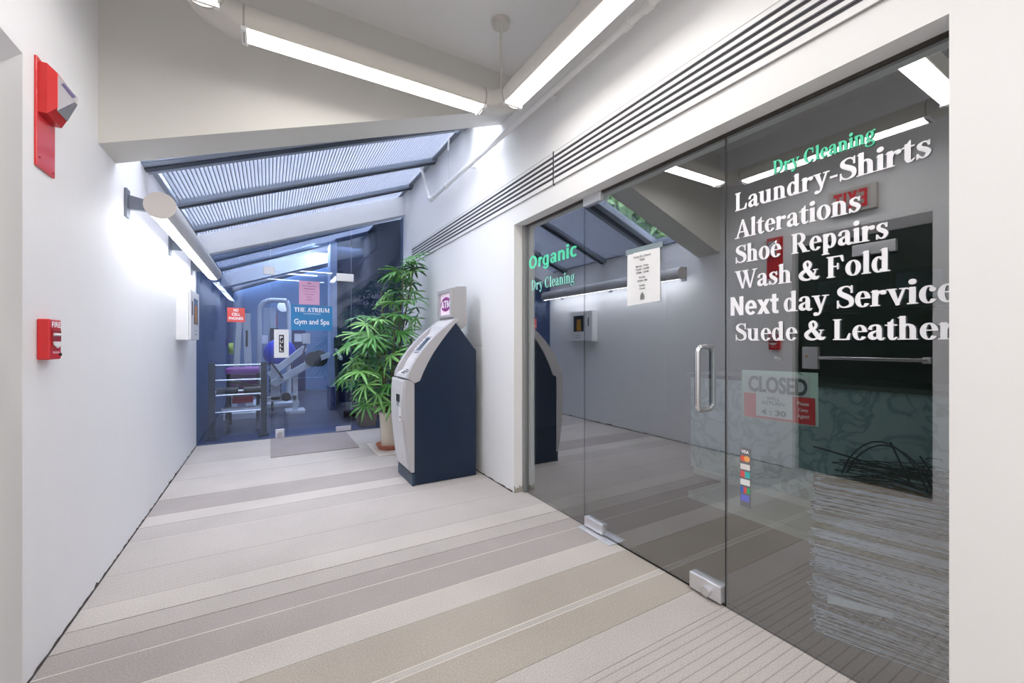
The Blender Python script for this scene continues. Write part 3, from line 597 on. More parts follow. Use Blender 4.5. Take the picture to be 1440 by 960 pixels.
# conduit along the right wall, elbow up to the roof
t=thing('conduit_pipe','white painted pipe along the right wall below the ceiling with an elbow at its end','pipe',(1.62,2.5,2.88))
pz=2.875; px_=1.625
MB().tube([(px_,-4.0,pz),(px_,4.60,pz)],.021,14).build('pipe',plaster_hi,t)
MB().tube([(px_,4.58,pz),(px_,4.66,pz-.004),(px_-.01,4.70,pz+.03)],.027,14).build('elbow',plaster_hi,t)
MB().tube([(px_-.01,4.69,pz+.02),(1.575,4.86,sky_z(1.57)-.03)],.018,12).build('riser',plaster_hi,t)
MB().ball((1.575,4.86,sky_z(1.57)-.02),.03,12).build('end_cap',plaster_hi,t)
for y in (1.42,1.56,4.15): MB().tube([(px_,y,pz),(px_,y+.05,pz)],.028,14).build('coupling',plaster_hi,t)
for y in (.5,2.3,3.6): MB().box((px_-.005,y,pz-.008),(XR-.001,y+.02,pz+.008)).build('clip',plaster_hi,t)
t=thing('cable_drop','small white fitting on a thin cord hanging from the top corner of the roof frame','cable',(1.6,4.05,3.2))
MB().tube([(1.595,4.02,3.33),(1.60,4.06,3.20)],.010,8).build('fitting',white_pl,t)
MB().tube([(1.60,4.06,3.20),(1.61,4.06,2.9)],.0018,5).build('cord',mat('cord_grey',(.5,.5,.52),.5),t)
# strobe alarm
t=thing('fire_alarm_strobe','red fire alarm strobe with clear lens on a tall red plate, left wall','alarm',(XL,2.25,1.85))
MB().box((XL,2.18,1.85),(XL+.008,2.33,2.25)).build('back_plate',red,t,.002)
bd=MB(); bd.prism([(2.192,2.05),(2.318,2.05),(2.318,2.235),(2.192,2.235)],'x',XL+.008,XL+.030); 
bd.add([(XL+.030,2.192,2.05),(XL+.030,2.318,2.05),(XL+.030,2.318,2.235),(XL+.030,2.192,2.235),(XL+.052,2.21,2.085),(XL+.052,2.305,2.085),(XL+.052,2.305,2.215),(XL+.052,2.21,2.215)],[(0,1,5,4),(1,2,6,5),(2,3,7,6),(3,0,4,7),(4,5,6,7)])
bd.build('housing',redl,t)
ln=MB(); ln.add([(XL+.050,2.213,2.075),(XL+.050,2.303,2.075),(XL+.050,2.303,2.213),(XL+.050,2.213,2.213),(XL+.088,2.245,2.135),(XL+.088,2.272,2.135),(XL+.088,2.272,2.165),(XL+.088,2.245,2.165)],[(0,1,5,4),(1,2,6,5),(2,3,7,6),(3,0,4,7),(4,5,6,7)])
lm=mat('clear_lens',(.72,.70,.76),.08,metal=.55); ln.build('lens',lm,t)
for q in range(4): MB().bar((XL+.056,2.2225,2.085+.012*q),(XL+.078,2.2420,2.118+.008*q),.0025,.0015).build('lens_rib',mat('lens_rib_grey',(.12,.10,.22),.3),t)
MB().bar((XL+.086,2.244,2.15),(XL+.060,2.224,2.185),.006,.012).build('flash_tube',mat('lens_rib_grey'),t)
lab(MB().box((XL+.0525,2.222,2.092),(XL+.055,2.292,2.103)).build('reflector',chrome,t),'chrome reflector strip')
for y,z in ((2.197,1.885),(2.31,1.865)): MB().ball((XL+.009,y,z),.004,8).build('screw',mat('dark_red',(.3,.01,.02),.4),t)
# pull station
t=thing('fire_pull_station','small red fire pull box with white FIRE lettering, left wall','alarm',(XL,2.25,1.14))
MB().box((XL,2.200,1.140),(XL+.034,2.300,1.292)).build('housing',red,t,.004)
sans('lettering','FIRE',(XL+.0345,2.2535,1.262),(0,1,0),ZD,.075,.022,white_ink,t,.02,True)
MB().box((XL+.0345,2.216,1.190),(XL+.037,2.290,1.252)).build('recess',mat('dark_red'),t)
MB().tube([(XL+.036,2.224,1.234),(XL+.036,2.282,1.234)],.0055,10).build('pull_bar',white_pl,t)
MB().prism([(2.216,1.208),(2.290,1.208),(2.282,1.194),(2.253,1.182),(2.224,1.194)],'x',XL+.037,XL+.0405).build('pull_tab',white_pl,t)
sans('lettering','PULL DOWN',(XL+.0345,2.2535,1.163),(0,1,0),ZD,.055,.008,white_ink,t,.01,True)
MB().tube([(XL+.034,2.286,1.158),(XL+.039,2.286,1.158)],.006,10).build('key_lock',black,t)
# EXIT sign above the recessed door
t=thing('exit_sign','silver box sign with red EXIT letters above the recessed exit door','sign',(XL,1.6,2.31))
MB().box((XL,1.44,2.315),(XL+.055,1.775,2.525)).build('housing',mat('exit_housing',(.50,.48,.45),.5,metal=.2),t,.004)
MB().box((XL+.0551,1.48,2.335),(XL+.0565,1.75,2.505)).build('face',mat('exit_face',(.42,.37,.35),.5),t)
heavy('lettering','EXIT',(XL+.057,1.492,2.345),(0,1,0),ZD,.246,.150,mat('exit_red',(.55,.004,.015),.4,emit=(1,.02,.04),estr=.12),t)
# recessed exit door with panic bar
dd=struct(MB().box((XL-.12,1.125,.004),(XL-.085,2.095,2.132)).build('door_3',mat('dark_green_door_enamel',(.008,.020,.013),.35)))
struct(MB().box((XL-.125,2.082,0),(XL-.06,2.10,2.14)).build('trim_10',mat('door_frame_grey',(.40,.41,.40),.5)))
struct(MB().box((XL-.125,1.12,0),(XL-.06,1.135,2.14)).build('trim_11',mat('door_frame_grey')))
MB().box((XL-.085,1.90,.965),(XL-.035,2.03,1.17)).build('latch_case',alu,dd,.005)
MB().tube([(XL-.035,1.99,1.08),(XL-.028,1.99,1.08)],.012,14).build('key_lock',mat('brass',(.6,.4,.12),.3,metal=1),dd)
MB().box((XL-.06,1.15,1.055),(XL-.035,1.90,1.085)).build('push_bar',chrome,dd,.006)
MB().box((XL-.085,1.14,1.045),(XL-.04,1.19,1.095)).build('bar_bracket',alu,dd,.004)
MB().box((XL-.085,1.345,1.95),(XL-.035,1.64,2.05)).build('door_closer',alu,dd,.006)
MB().bar((XL-.055,1.52,2.06),(XL-.045,1.82,2.09),.02,.012).build('closer_arm',black,dd)
# white cabinet
t=thing('wall_cabinet','white metal wall cabinet with a small dark window, left wall near the gym','cabinet',(XL,5.1,1.235))
MB().box((XL,4.84,1.235),(XL+.095,5.38,1.71)).build('body',white_pl,t,.004)
MB().box((XL+.097,4.845,1.238),(XL+.109,5.375,1.707)).build('door',white_pl,t,.003)
MB().box((XL+.1085,5.03,1.39),(XL+.1105,5.28,1.64)).build('window',mat('cabinet_window',(.03,.035,.05),.15),t)
MB().box((XL+.1105,5.10,1.40),(XL+.1115,5.20,1.58)).build('window_content',mat('amber_content',(.45,.22,.03),.4),t)
MB().box((XL+.109,4.91,1.47),(XL+.113,4.935,1.60)).build('handle',black,t,.002)
for z,w in ((1.32,.1),(1.285,.14)): MB().box((XL+.109,5.16-w/2,z),(XL+.1098,5.16+w/2,z+.012)).build('label_strip',mat('faint_grey_print',(.45,.45,.48),.6),t)

# ================= lamps =================
def tube_profile(r,half,tilt,n=30):   # round housing with a flat chord; (lateral, vertical)
    a0=-PI/2+tilt+half; a1=-PI/2+tilt-half+2*PI
    return [(r*math.cos(a0+(a1-a0)*k/n),r*math.sin(a0+(a1-a0)*k/n)) for k in range(n+1)]
def sweep(path,prof,m,name,parent,closed=False):
    vs=[];fs=[];n=len(prof);N=len(path)
    for i,p in enumerate(path):
        a=path[(i-1)%N] if closed or i else p; b=path[(i+1)%N] if closed or i<N-1 else p
        d=Vector((b[0]-a[0],b[1]-a[1])).normalized(); lt=(d.y,-d.x)
        vs+=[(p[0]+lt[0]*q[0],p[1]+lt[1]*q[0],p[2]+q[1]) for q in prof]
    mb=MB()
    for i in range(N if closed else N-1):
        j=(i+1)%N
        fs+=[(i*n+k,i*n+(k+1)%n,j*n+(k+1)%n,j*n+k) for k in range(n)]
    mb.add(vs,fs,0,True)
    if not closed: mb.add(vs[:n],[list(range(n))]); mb.add(vs[-n:],[list(range(n))[::-1]])
    return mb.build(name,m,parent)
t=thing('ring_lamp','suspended square ring of white tube lamps with rounded corners below the ceiling','lamp',(.53,1.65,2.77))
x0,x1,y0,y1,zr,rc=-.255,1.335,.86,2.43,2.768,.15
path=[]
for cx,cy,a in ((x1-rc,y1-rc,0),(x0+rc,y1-rc,90),(x0+rc,y0+rc,180),(x1-rc,y0+rc,270)):
    path+=[(cx+rc*math.cos(R(a+k*11.25)),cy+rc*math.sin(R(a+k*11.25)),zr) for k in range(9)]
rr=.078
sweep(path,tube_profile(rr,R(50),0),fixture,'housing',t,True)
lz=zr-rr*math.cos(R(50))
lw_=.053
LA=((x0+rc,y1,x1-rc,y1),(x0+rc,y0,x1-rc,y0),(x1,y0+rc,x1,y1-rc),(x0,y0+rc,x0,y1-rc))
for (a,b,c,d) in LA:
    m=MB(); 
    if b==d: m.box((a,b-lw_,lz-.006),(c,b+lw_,lz-.001))
    else: m.box((a-lw_,b,lz-.006),(a+lw_,d,lz-.001))
    lens=m.build('lens',lens_m,t)
    for e in ((a,b),(c,d)):
        m=MB()
        if b==d: m.box((e[0]-.012,e[1]-.062,lz-.016),(e[0]+.012,e[1]+.062,lz+.004))
        else: m.box((e[0]-.062,e[1]-.012,lz-.016),(e[0]+.062,e[1]+.012,lz+.004))
        m.build('lens_clip',white_pl,lens)
        s=MB(); ax_=(.004,0,0) if b==d else (0,.004,0)
        s.tube([(e[0]-ax_[0],e[1]-ax_[1],zr),(e[0]+ax_[0],e[1]+ax_[1],zr)],rr+.0015,30).build('joint_band',mat('joint_band_grey',(.36,.35,.33),.5),t)  # thin grey collar at the seam of the tube
for x,y in ((x1-.03,y1-.05),(x0+.03,y0+.05)):
    rod=MB().tube([(x,y,zr+.05),(x,y,CEIL-.05)],.008,12).build('rod',fixture,t)
    MB().tube([(x,y,CEIL-.035),(x,y,CEIL-.001)],.056,26).build('ceiling_rose',fixture,rod)
t=thing('wall_lamp','long white tube lamp on dark brackets along the left wall','lamp',(-.56,4.6,2.02))
tl=R(-22); rw=.074
wp=[(-.56,3.20,2.02),(-.56,5.98,2.02)]
sweep(wp,tube_profile(rw,R(46),tl),fixture_w,'housing',t)
hc=rw*math.cos(R(46)); hwid=rw*math.sin(R(46))*.96
n_=Vector((math.sin(tl)*1.,0,-math.cos(tl))); s_=Vector((math.cos(tl),0,math.sin(tl)))
def lensq(ya,yb,name,m,e=.004,w=hwid,parent=None):
    c=Vector((-.56,0,2.02))+n_*hc; mb=MB(); vs=[]
    for y in (ya,yb):
        for a,b in ((-w,.0),(w,.0),(w,e),(-w,e)): vs.append(c+s_*a+n_*b+Vector((0,y,0)))
    return mb.add(vs,[(0,3,2,1),(4,5,6,7),(0,1,5,4),(1,2,6,5),(2,3,7,6),(3,0,4,7)]).build(name,m,parent)
lensq(3.215,4.70,'lens',lens_w,parent=t); lensq(4.73,5.66,'lens',lens_w,parent=t); lensq(5.69,5.97,'lens',lens_w,parent=t)
for y in (4.70,5.66): lensq(y,y+.03,'lens_clip',white_pl,.012,parent=t)
MB().tube([(-.56,3.188,2.02),(-.56,3.20,2.02)],rw+.004,32).build('end_cap',mat('end_cap_beige',(.60,.56,.54),.5),t)
MB().tube([(-.56,5.98,2.02),(-.56,5.99,2.02)],rw+.004,32).build('end_cap',mat('end_cap_beige'),t)
brk=mat('bracket_grey',(.16,.18,.22),.45,metal=.3)
for y in (3.30,4.55,5.72):
    b=MB().box((XL,y-.035,1.95),(XL+.014,y+.035,2.12)).build('bracket_plate',brk,t,.003)
    MB().prism([(XL+.014,2.0),(-.60,2.0),(-.60,2.06),(XL+.014,2.085)],'y',y-.016,y+.016).build('bracket_arm',brk,b,.002)

# ================= cash machine =================
t=thing('cash_machine','grey and navy cash machine standing against the right wall','cash machine',(1.35,3.67,0))
AY0,AY1=3.45,3.89
nav=[(1.058,.10),(1.058,.864),(1.104,.882),(1.135,.955),(1.175,1.035),(1.225,1.12),(1.29,1.21),(1.36,1.30),(1.433,1.385),(1.632,1.135),(1.632,.004),(1.058,.004)]
MB().prism(nav,'y',AY0,AY1).build('cabinet',navy,t,.003)
up=[(1.000,.905),(1.008,.945),(1.035,1.005),(1.075,1.075),(1.125,1.145),(1.185,1.215),(1.255,1.285),(1.34,1.355),(1.420,1.420),(1.455,1.425)]
inn=[(1.455,1.395),(1.433,1.387),(1.36,1.302),(1.29,1.212),(1.225,1.122),(1.175,1.037),(1.135,.957),(1.104,.884),(1.058,.866)]
def shell(poly,name,m,y0=AY0-.006,y1=AY1+.006): return MB().prism(poly,'y',y0,y1).build(name,m,t,.004)
# hood: two cheeks and a recessed middle
shell(up+inn,'hood',fascia,AY0-.008,AY0+.055); 
shell(up+inn,'hood',fascia,AY1-.055,AY1+.008)
shell([(1.340,1.355),(1.420,1.420),(1.455,1.425)]+inn[:3]+[(1.31,1.27)],'hood_top',fascia_l,AY0+.055,AY1-.055)
shell([(1.04,.90),(1.055,.955),(1.105,1.05),(1.165,1.13),(1.235,1.21),(1.31,1.285),(1.335,1.33),(1.36,1.30),(1.29,1.208),(1.225,1.118),(1.175,1.033),(1.135,.953),(1.104,.88),(1.058,.866)],'control_panel',fascia_l,AY0+.055,AY1-.055)
def on_panel(pa,pb,w0,w1,off,th,name,m):
    a=Vector((pa[0],0,pa[1])); b=Vector((pb[0],0,pb[1])); d=(b-a).normalized(); n=Vector((-d.z,0,d.x))
    vs=[p+n*(off+e)+Vector((0,y,0)) for e in (0,th) for p in (a,b) for y in (w0,w1)]
    return MB().add(vs,[(0,1,3,2),(4,6,7,5),(0,4,5,1),(2,3,7,6),(0,2,6,4),(1,5,7,3)]).build(name,m,t)
on_panel((1.155,1.118),(1.285,1.26),AY0+.12,AY1-.12,.002,.006,'screen_bezel',mat('bezel_grey',(.30,.31,.35),.4))
on_panel((1.17,1.135),(1.272,1.246),AY0+.15,AY1-.15,.009,.002,'screen',mat('screen_glass',(.08,.10,.16),.08))
for i in range(4):
    for s in (AY0+.075,AY1-.10):
        a=(1.175+.026*i,1.142+.028*i); on_panel(a,(a[0]+.012,a[1]+.013),s,s+.028,.001,.006,'side_key',white_pl)
shelf=MB().prism([(1.002,.905),(1.012,.935),(1.10,.985),(1.12,.96),(1.06,.90)],'y',AY0+.055,AY1-.055).build('keypad_shelf',fascia_l,t,.002)
for i in range(4):
    for j in range(3):
        c=Vector((1.022+.021*i,AY0+.15+.045*j,.945+.0118*i)); MB().cbox(c,(.015,.03,.010)).build('key',mat('key_steel',(.5,.5,.53),.3,metal=.7),shelf)
low=[(.985,.895),(.976,.80),(.974,.68),(.978,.55),(.992,.38),(1.012,.22),(1.030,.115),(1.058,.115),(1.058,.862)]
shell(low+[(1.04,.885)],'lower_door',fascia)
mlow=[(.970,.885),(.962,.80),(.960,.68),(.964,.55),(.980,.38),(1.002,.22),(1.020,.125),(1.045,.125),(1.045,.88)]
shell(mlow,'door_skin',fascia_l,AY0+.05,AY1-.05)
MB().box((1.040,AY0-.004,.0),(1.062,AY1+.004,.10)).build('plinth',mat('plinth_navy',(.02,.05,.09),.4),t)
MB().box((.957,AY0+.10,.70),(.963,AY0+.20,.765)).build('card_slot',mat('slot_black',(.03,.03,.04),.3),t,.001)
MB().box((.953,AY0+.06,.55),(.9605,AY0+.10,.66)).build('door_sticker',white_pl,t)
MB().box((.955,AY0+.13,.665),(.9605,AY0+.185,.70)).build('door_sticker',mat('bezel_grey'),t)
MB().tube([(.958,AY0+.065,.58),(.952,AY0+.065,.58)],.010,12).build('door_lock',chrome,t)
MB().box((1.62,AY0+.02,1.18),(1.70,AY0+.024,1.183)).build('power_lead',black,t)
# lit sign on top
for za,zb,ya,yb in ((1.44,1.465,AY0+.04,AY1-.04),(1.668,1.70,AY0+.04,AY1-.04),(1.465,1.668,AY0+.04,AY0+.085),(1.465,1.668,AY1-.085,AY1-.04)):
    MB().box((1.405,ya,za),(1.431,yb,zb)).build('sign_rim',mat('topper_grey',(.40,.39,.40),.4),t,.003)
tm=mat('topper_grey',(.40,.39,.40),.4)
m=MB(); m.prism([(1.43,1.40),(1.43,1.70),(1.45,1.715),(1.555,1.725),(1.56,1.37),(1.50,1.33)],'y',AY0+.04,AY1-.04); sbx=m.build('sign_box',tm,t,.006)
MB().box((1.4255,AY0+.085,1.465),(1.431,AY1-.085,1.668)).build('sign_face',mat('sign_face_lit',(.85,.72,.82),.4,emit=(1,.82,.93),estr=.10),sbx)
el=[(1.4235,(AY0+AY1)/2+.130*math.cos(2*PI*k/32),1.566+.066*math.sin(2*PI*k/32)) for k in range(32)]
MB().add(el,[list(range(32))[::-1]]).build('sign_oval',mat('purple_print',(.28,.03,.22),.5),sbx)
heavy('lettering','ATM',(1.4228,(AY0+AY1)/2+.115,1.532),XD,ZD,.23,.068,white_ink,sbx)

# ================= plant =================
t=thing('potted_palm','tall green lady palm in a cream pot beside the cash machine','plant',(1.19,4.80,0))
tag(MB().box((1.0,4.52,.0008),(1.42,5.16,.010)).build('floor_tile',mat('pale_floor_tile',(.62,.57,.52),.4)),'pale square tile on the carpet under the palm','tile')
PB=(1.19,4.82,.011)
s=MB(); s.lathe([(0,0),(.125,0),(.15,.05),(.155,.055),(.145,.055),(.12,.015),(0,.012)],PB,30)
tag(s.build('saucer',mat('terracotta',(.46,.16,.10),.7)),'terracotta saucer under the cream palm pot','saucer')
p=MB(); p.lathe([(0,.0),(.088,.0),(.094,.012),(.105,.24),(.115,.37),(.122,.38),(.122,.40),(.11,.40),(.10,.36),(0,.355)],(PB[0],PB[1],.028),30)
p.build('pot',mat('cream_ceramic',(.70,.64,.54),.25,var=.03),t)
MB().lathe([(0,.0),(.10,.0)],(PB[0],PB[1],.385),24).build('soil',mat('potting_soil',(.05,.035,.025),.95,bump=.6,bscale=60),t)
HUBS=[(1.5, 4.91, 2.25), (1.5, 4.93, 2.12), (1.33, 4.95, 2.07), (1.27, 5.12, 2.01), (1.31, 4.99, 2.06), (1.37, 4.87, 1.96), (1.5, 4.99, 1.94), (1.5, 4.91, 1.83), (1.22, 5.09, 1.76), (1.11, 4.62, 1.74), (1.34, 4.88, 1.81), (1.27, 4.89, 1.84), (1.21, 4.72, 1.67), (1.34, 5.1, 1.76), (1.5, 4.95, 1.74), (1.49, 4.79, 1.62), (1.17, 4.92, 1.52), (1.03, 4.63, 1.46), (1.01, 4.68, 1.45), (1.08, 4.68, 1.4), (1.27, 4.72, 1.53), (1.39, 5.13, 1.53), (1.5, 4.8, 1.5), (1.5, 4.99, 1.41), (1.13, 4.96, 1.37), (1.23, 5.13, 1.41), (0.97, 4.77, 1.36), (0.9, 4.65, 1.41), (0.86, 4.73, 1.3), (0.83, 4.91, 1.28), (1.26, 4.75, 1.34), (1.3, 4.74, 1.34), (1.04, 4.74, 1.15), (1.09, 4.84, 1.21), (0.98, 5.13, 1.18), (0.91, 4.56, 1.14), (1.12, 4.56, 1.23), (1.21, 5.02, 1.22), (0.96, 4.55, 1.29), (0.92, 4.58, 1.24), (0.84, 4.67, 1.08), (0.97, 5.0, 1.01), (0.77, 4.76, 1.22), (0.77, 4.76, 1.19), (1.02, 4.62, 1.03), (1.15, 5.0, 0.97), (0.82, 4.57, 0.91), (0.86, 5.12, 0.9), (0.77, 4.92, 0.86), (0.78, 5.1, 0.79), (1.13, 4.88, 0.85), (1.07, 4.74, 0.9), (0.89, 4.6, 0.76), (0.92, 4.64, 0.69), (1.09, 4.65, 0.56), (1.15, 4.58, 0.56), (0.92, 4.79, 0.58), (0.91, 4.69, 0.55), (0.82, 4.82, 1.0), (0.76, 4.8, 0.95), (1.14, 4.57, 1.07), (1.26, 4.85, 1.11), (1.33, 4.99, 0.93), (1.39, 5.12, 0.88), (1.14, 4.61, 0.76), (1.14, 4.81, 0.69), (1.39, 4.82, 1.31), (1.46, 4.82, 1.21), (1.5, 5.15, 1.14), (1.29, 4.82, 1.14), (1.33, 4.84, 1.15), (0.95, 4.72, 0.95), (0.92, 4.79, 0.96), (1.1, 5.14, 0.8), (1.12, 5.13, 0.8), (1.07, 4.75, 0.69), (1.01, 4.6, 0.67), (1.46, 4.97, 1.5), (1.5, 4.84, 2.16), (1.5, 4.95, 2.06)]
leafm=[mat('leaf_mid_green',(.07,.26,.05),.38,var=.3,vscale=9),mat('leaf_light_green',(.18,.42,.11),.38,var=.25,vscale=9),mat('leaf_deep_green',(.025,.10,.04),.4,var=.3,vscale=9)]
def fan(seed):
    r=random.Random(seed); m=MB(); n=r.randint(7,10); 
    for i in range(n):
        a=R(-112+224*i/(n-1)+r.uniform(-5,5)); L=r.uniform(.17,.25)*(1-.22*abs(i/(n-1)-.5)); w=r.uniform(.011,.016); dr=r.uniform(.25,.6)
        pv=[]
        for k in range(6):
            s=k/5; rad=.012+L*s*math.cos(dr*s*.7); z=-L*s*s*dr*.75+.02*s
            ww=w*(.35,.9,1.,.95,.7,.18)[k]; c=(rad*math.cos(a),rad*math.sin(a))
            pv+=[(c[0]-math.sin(a)*ww,c[1]+math.cos(a)*ww,z-.004),(c[0],c[1],z+.004),(c[0]+math.sin(a)*ww,c[1]-math.cos(a)*ww,z-.004)]
        m.add(pv,[(k*3+j,k*3+j+1,k*3+4+j,k*3+3+j) for k in range(5) for j in (0,1)],0,True)
    return m
FM=[]
for i in range(9):
    o=fan(i).build('leaf',leafm[(0,1,0,2,1,0,2,0,1)[i]]); FM.append(o.data); bpy.data.objects.remove(o)
random.seed(11); O=Vector(t['_o'])
canes=[]
for i,(bx,by,tx,ty,tz) in enumerate(((1.22,4.84,1.50,4.90,2.12),(1.24,4.80,1.36,4.86,1.98),(1.17,4.86,1.12,4.92,1.80),(1.15,4.80,.98,4.75,1.50),(1.19,4.77,1.20,4.62,1.42),(1.21,4.88,1.32,5.02,1.62),(1.14,4.84,.90,4.88,1.22),(1.18,4.83,1.05,4.68,1.05))):
    pts=[(bx+(tx-bx)*(k/8)**1.3,by+(ty-by)*(k/8)**1.2,.38+(tz-.38)*k/8) for k in range(9)]
    canes.append(pts); MB().tube(pts,[.012-.004*k/8 for k in range(9)],8).build('cane',mat('fibrous_cane',(.11,.10,.055),.85,bump=.8,bscale=60,var=.4,vscale=40),t)
pet=mat('petiole_green',(.10,.22,.06),.5)
for h in HUBS:
    h=Vector(h); best=min((Vector(q) for c in canes for q in c[1:]),key=lambda q:(q-h-Vector((0,0,-.14))).length)
    d=h-best; o=bpy.data.objects.new('leaf',random.choice(FM)); COL.objects.link(o); o.parent=t; o.location=h-O
    yaw=math.atan2(d.y,d.x)+random.uniform(-.5,.5); tilt=random.uniform(.15,.8); 
    o.rotation_euler=Matrix.Rotation(yaw,3,'Z').to_euler(); o.rotation_euler=(Matrix.Rotation(yaw,3,'Z')@Matrix.Rotation(tilt,3,'Y')@Matrix.Rotation(random.uniform(-.4,.4),3,'X')).to_euler()
    s=random.uniform(.85,1.15); o.scale=(s,s,s)
    if h.x>1.45: o.rotation_euler.z=random.uniform(1.7,4.4); 
    mid=(best+h)/2+Vector((0,0,.03)); MB().tube([best,mid,h],.0028,5,0,False).build('petiole',pet,t)

# ================= gym equipment =================
gw=mat('gym_white_enamel',(.62,.66,.72),.35); gk=mat('gym_black_vinyl',(.02,.02,.03),.4)
t=thing('guard_rail','black posts with four bright rails just inside the gym glass','rail',(-.3,6.40,0))
for x in (-.62,-.06):
    MB().box((x-.035,6.36,.004),(x+.035,6.43,.96)).build('post',mat('charcoal_post',(.03,.035,.045),.4),t,.003)
    MB().box((x-.06,6.30,.0035),(x+.06,6.49,.02)).build('post_foot',MATS['charcoal_post'],t)
for z in (.925,.735,.545,.33): MB().tube([(-.59,6.395,z),(-.09,6.395,z)],.011,10).build('rail',chrome,t)
t=thing('exercise_bench','low exercise bench with purple pads and black rollers behind the guard rail','bench',(-.32,7.1,0))
MB().box((-.52,6.85,.78),(-.12,7.35,.86)).build('seat_pad',mat('purple_vinyl',(.30,.05,.34),.4),t,.02)
MB().box((-.50,7.3,.45),(-.14,7.38,.75)).build('back_pad',mat('purple_vinyl'),t,.02)
for z,c in ((.56,gk),): 
    MB().tube([(-.60,6.75,z),(-.36,6.75,z)],.055,16).build('roller',c,t); MB().tube([(-.30,6.75,z),(-.06,6.75,z)],.055,16).build('roller',c,t)
    MB().tube([(-.62,6.75,z),(-.04,6.75,z)],.015,10).build('axle',chrome,t)
for x in (-.50,-.14):
    MB().bar((x,6.8,.0),(x,7.2,.78),.04,.04).build('leg',gk,t); MB().bar((x,7.5,.0),(x,7.1,.78),.04,.04).build('leg',gk,t)
MB().bar((-.50,6.9,.68),(-.10,6.8,.60),.03,.03).build('cross_bar',gk,t); MB().bar((-.40,6.8,.62),(-.05,7.0,.40),.03,.03).build('cross_bar',gk,t)
MB().box((-.55,6.72,.30),(-.08,6.9,.33)).build('foot_plate',alu,t)
MB().box((-.45,7.0,.36),(-.2,7.3,.44)).build('red_pad',mat('red_vinyl',(.5,.03,.06),.4),t,.01)
t=thing('cable_tower','twin white upright posts of an exercise machine behind the red sign','machine',(-.3,8.3,0))
MB().bar((-.50,8.2,.1),(-.42,8.25,1.66),.10,.08).build('upright',gw,t); MB().bar((-.28,8.2,.1),(-.33,8.25,1.70),.14,.10).build('upright',gw,t)
MB().box((-.50,8.2,1.62),(-.27,8.3,1.70)).build('cap',gw,t); MB().box((-.62,7.9,.0),(-.15,8.6,.09)).build('base',gw,t)
MB().box((-.335,8.145,1.15),(-.305,8.152,1.42)).build('side_lettering',gk,t)
MB().tube([(-.56,8.1,1.12),(-.50,8.1,1.12)],.09,18).build('grip_disc',mat('lime_plastic',(.45,.62,.05),.4),t)
t=thing('weight_machine','tall white weight stack machine with rounded frame in the gym','machine',(.05,9.4,0))
arc=[(-.16,9.4,.05),(-.16,9.4,1.85)]+[(-.16+.22*(1-math.cos(a)),9.4,1.85+.2*math.sin(a)) for a in (.4,.8,1.2,PI/2)]+[(.30,9.4,2.05)]
MB().tube(arc,.045,12).build('frame',gw,t); MB().tube([(.30,9.4,2.05),(.34,9.4,1.9),(.34,9.4,.05)],.045,12).build('frame',gw,t)
MB().box((-.10,9.38,.9),(.12,9.42,1.9)).build('shroud',mat('pale_shroud',(.40,.48,.58),.4),t); MB().box((.02,9.3,.2),(.16,9.36,1.5)).build('weight_stack',gk,t)
for i in range(8): MB().box((.0,9.24,.25+.1*i),(.2,9.30,.33+.1*i)).build('weight_plate',gk,t)
MB().box((-.12,9.2,1.2),(-.02,9.24,1.36)).build('chart',paper,t); MB().box((-.3,9.0,.0),(.5,9.9,.07)).build('base',gw,t)
t=thing('lever_machine','white plate loaded lever machine with two sloping arms','machine',(.4,8.2,0))
MB().bar((.00,8.15,.66),(.55,8.2,1.13),.07,.10).build('arm',gw,t); MB().bar((.05,8.05,.52),(.72,8.1,.92),.08,.11).build('arm',gw,t)
MB().bar((.55,8.2,.85),(.95,8.2,1.0),.07,.09).build('arm',gw,t); MB().box((.35,8.1,.05),(.43,8.2,.75)).build('upright',gw,t); MB().box((.24,8.0,.0),(.54,8.4,.05)).build('foot',gw,t)
MB().box((-.1,8.1,.22),(.40,8.2,.30)).build('beam',gw,t); MB().box((.02,8.1,.25),(.16,8.2,.85)).build('upright',gw,t)
MB().tube([(.66,8.0,.93),(.66,8.06,.93)],.13,22).build('weight_plate',gk,t); MB().tube([(.78,8.28,.93),(.78,8.34,.93)],.15,22).build('weight_plate',gk,t)
MB().tube([(.25,7.98,.30),(.25,8.08,.30)],.07,16).build('weight_plate',gk,t); MB().bar((.02,8.0,.9),(.20,8.0,.62),.09,.03).build('seat',gk,t)
MB().box((.50,8.05,1.20),(.62,8.1,1.38)).build('chart',paper,t); MB().tube([(.48,8.08,.9),(.56,8.08,1.22)],.012,8).build('chart_post',gk,t)
tag(MB().ball((.17,8.75,1.02),.27,24).build('exercise_ball',mat('royal_blue_vinyl',(.02,.04,.5),.35)),'blue exercise ball in the gym behind the white pull plate','ball')
t=thing('ball_stand','dark stand that holds the blue exercise ball','stand',(.17,8.75,0))
for a in (0,2.1,4.2): MB().tube([(.17+.25*math.cos(a),8.75+.25*math.sin(a),.0),(.17+.19*math.cos(a),8.75+.19*math.sin(a),.83)],.015,8).build('leg',gk,t)
MB().tube([(.17+.19*math.cos(2*PI*k/16),8.75+.19*math.sin(2*PI*k/16),.83) for k in range(16)],.015,8,0,False,True).build('ring',gk,t)
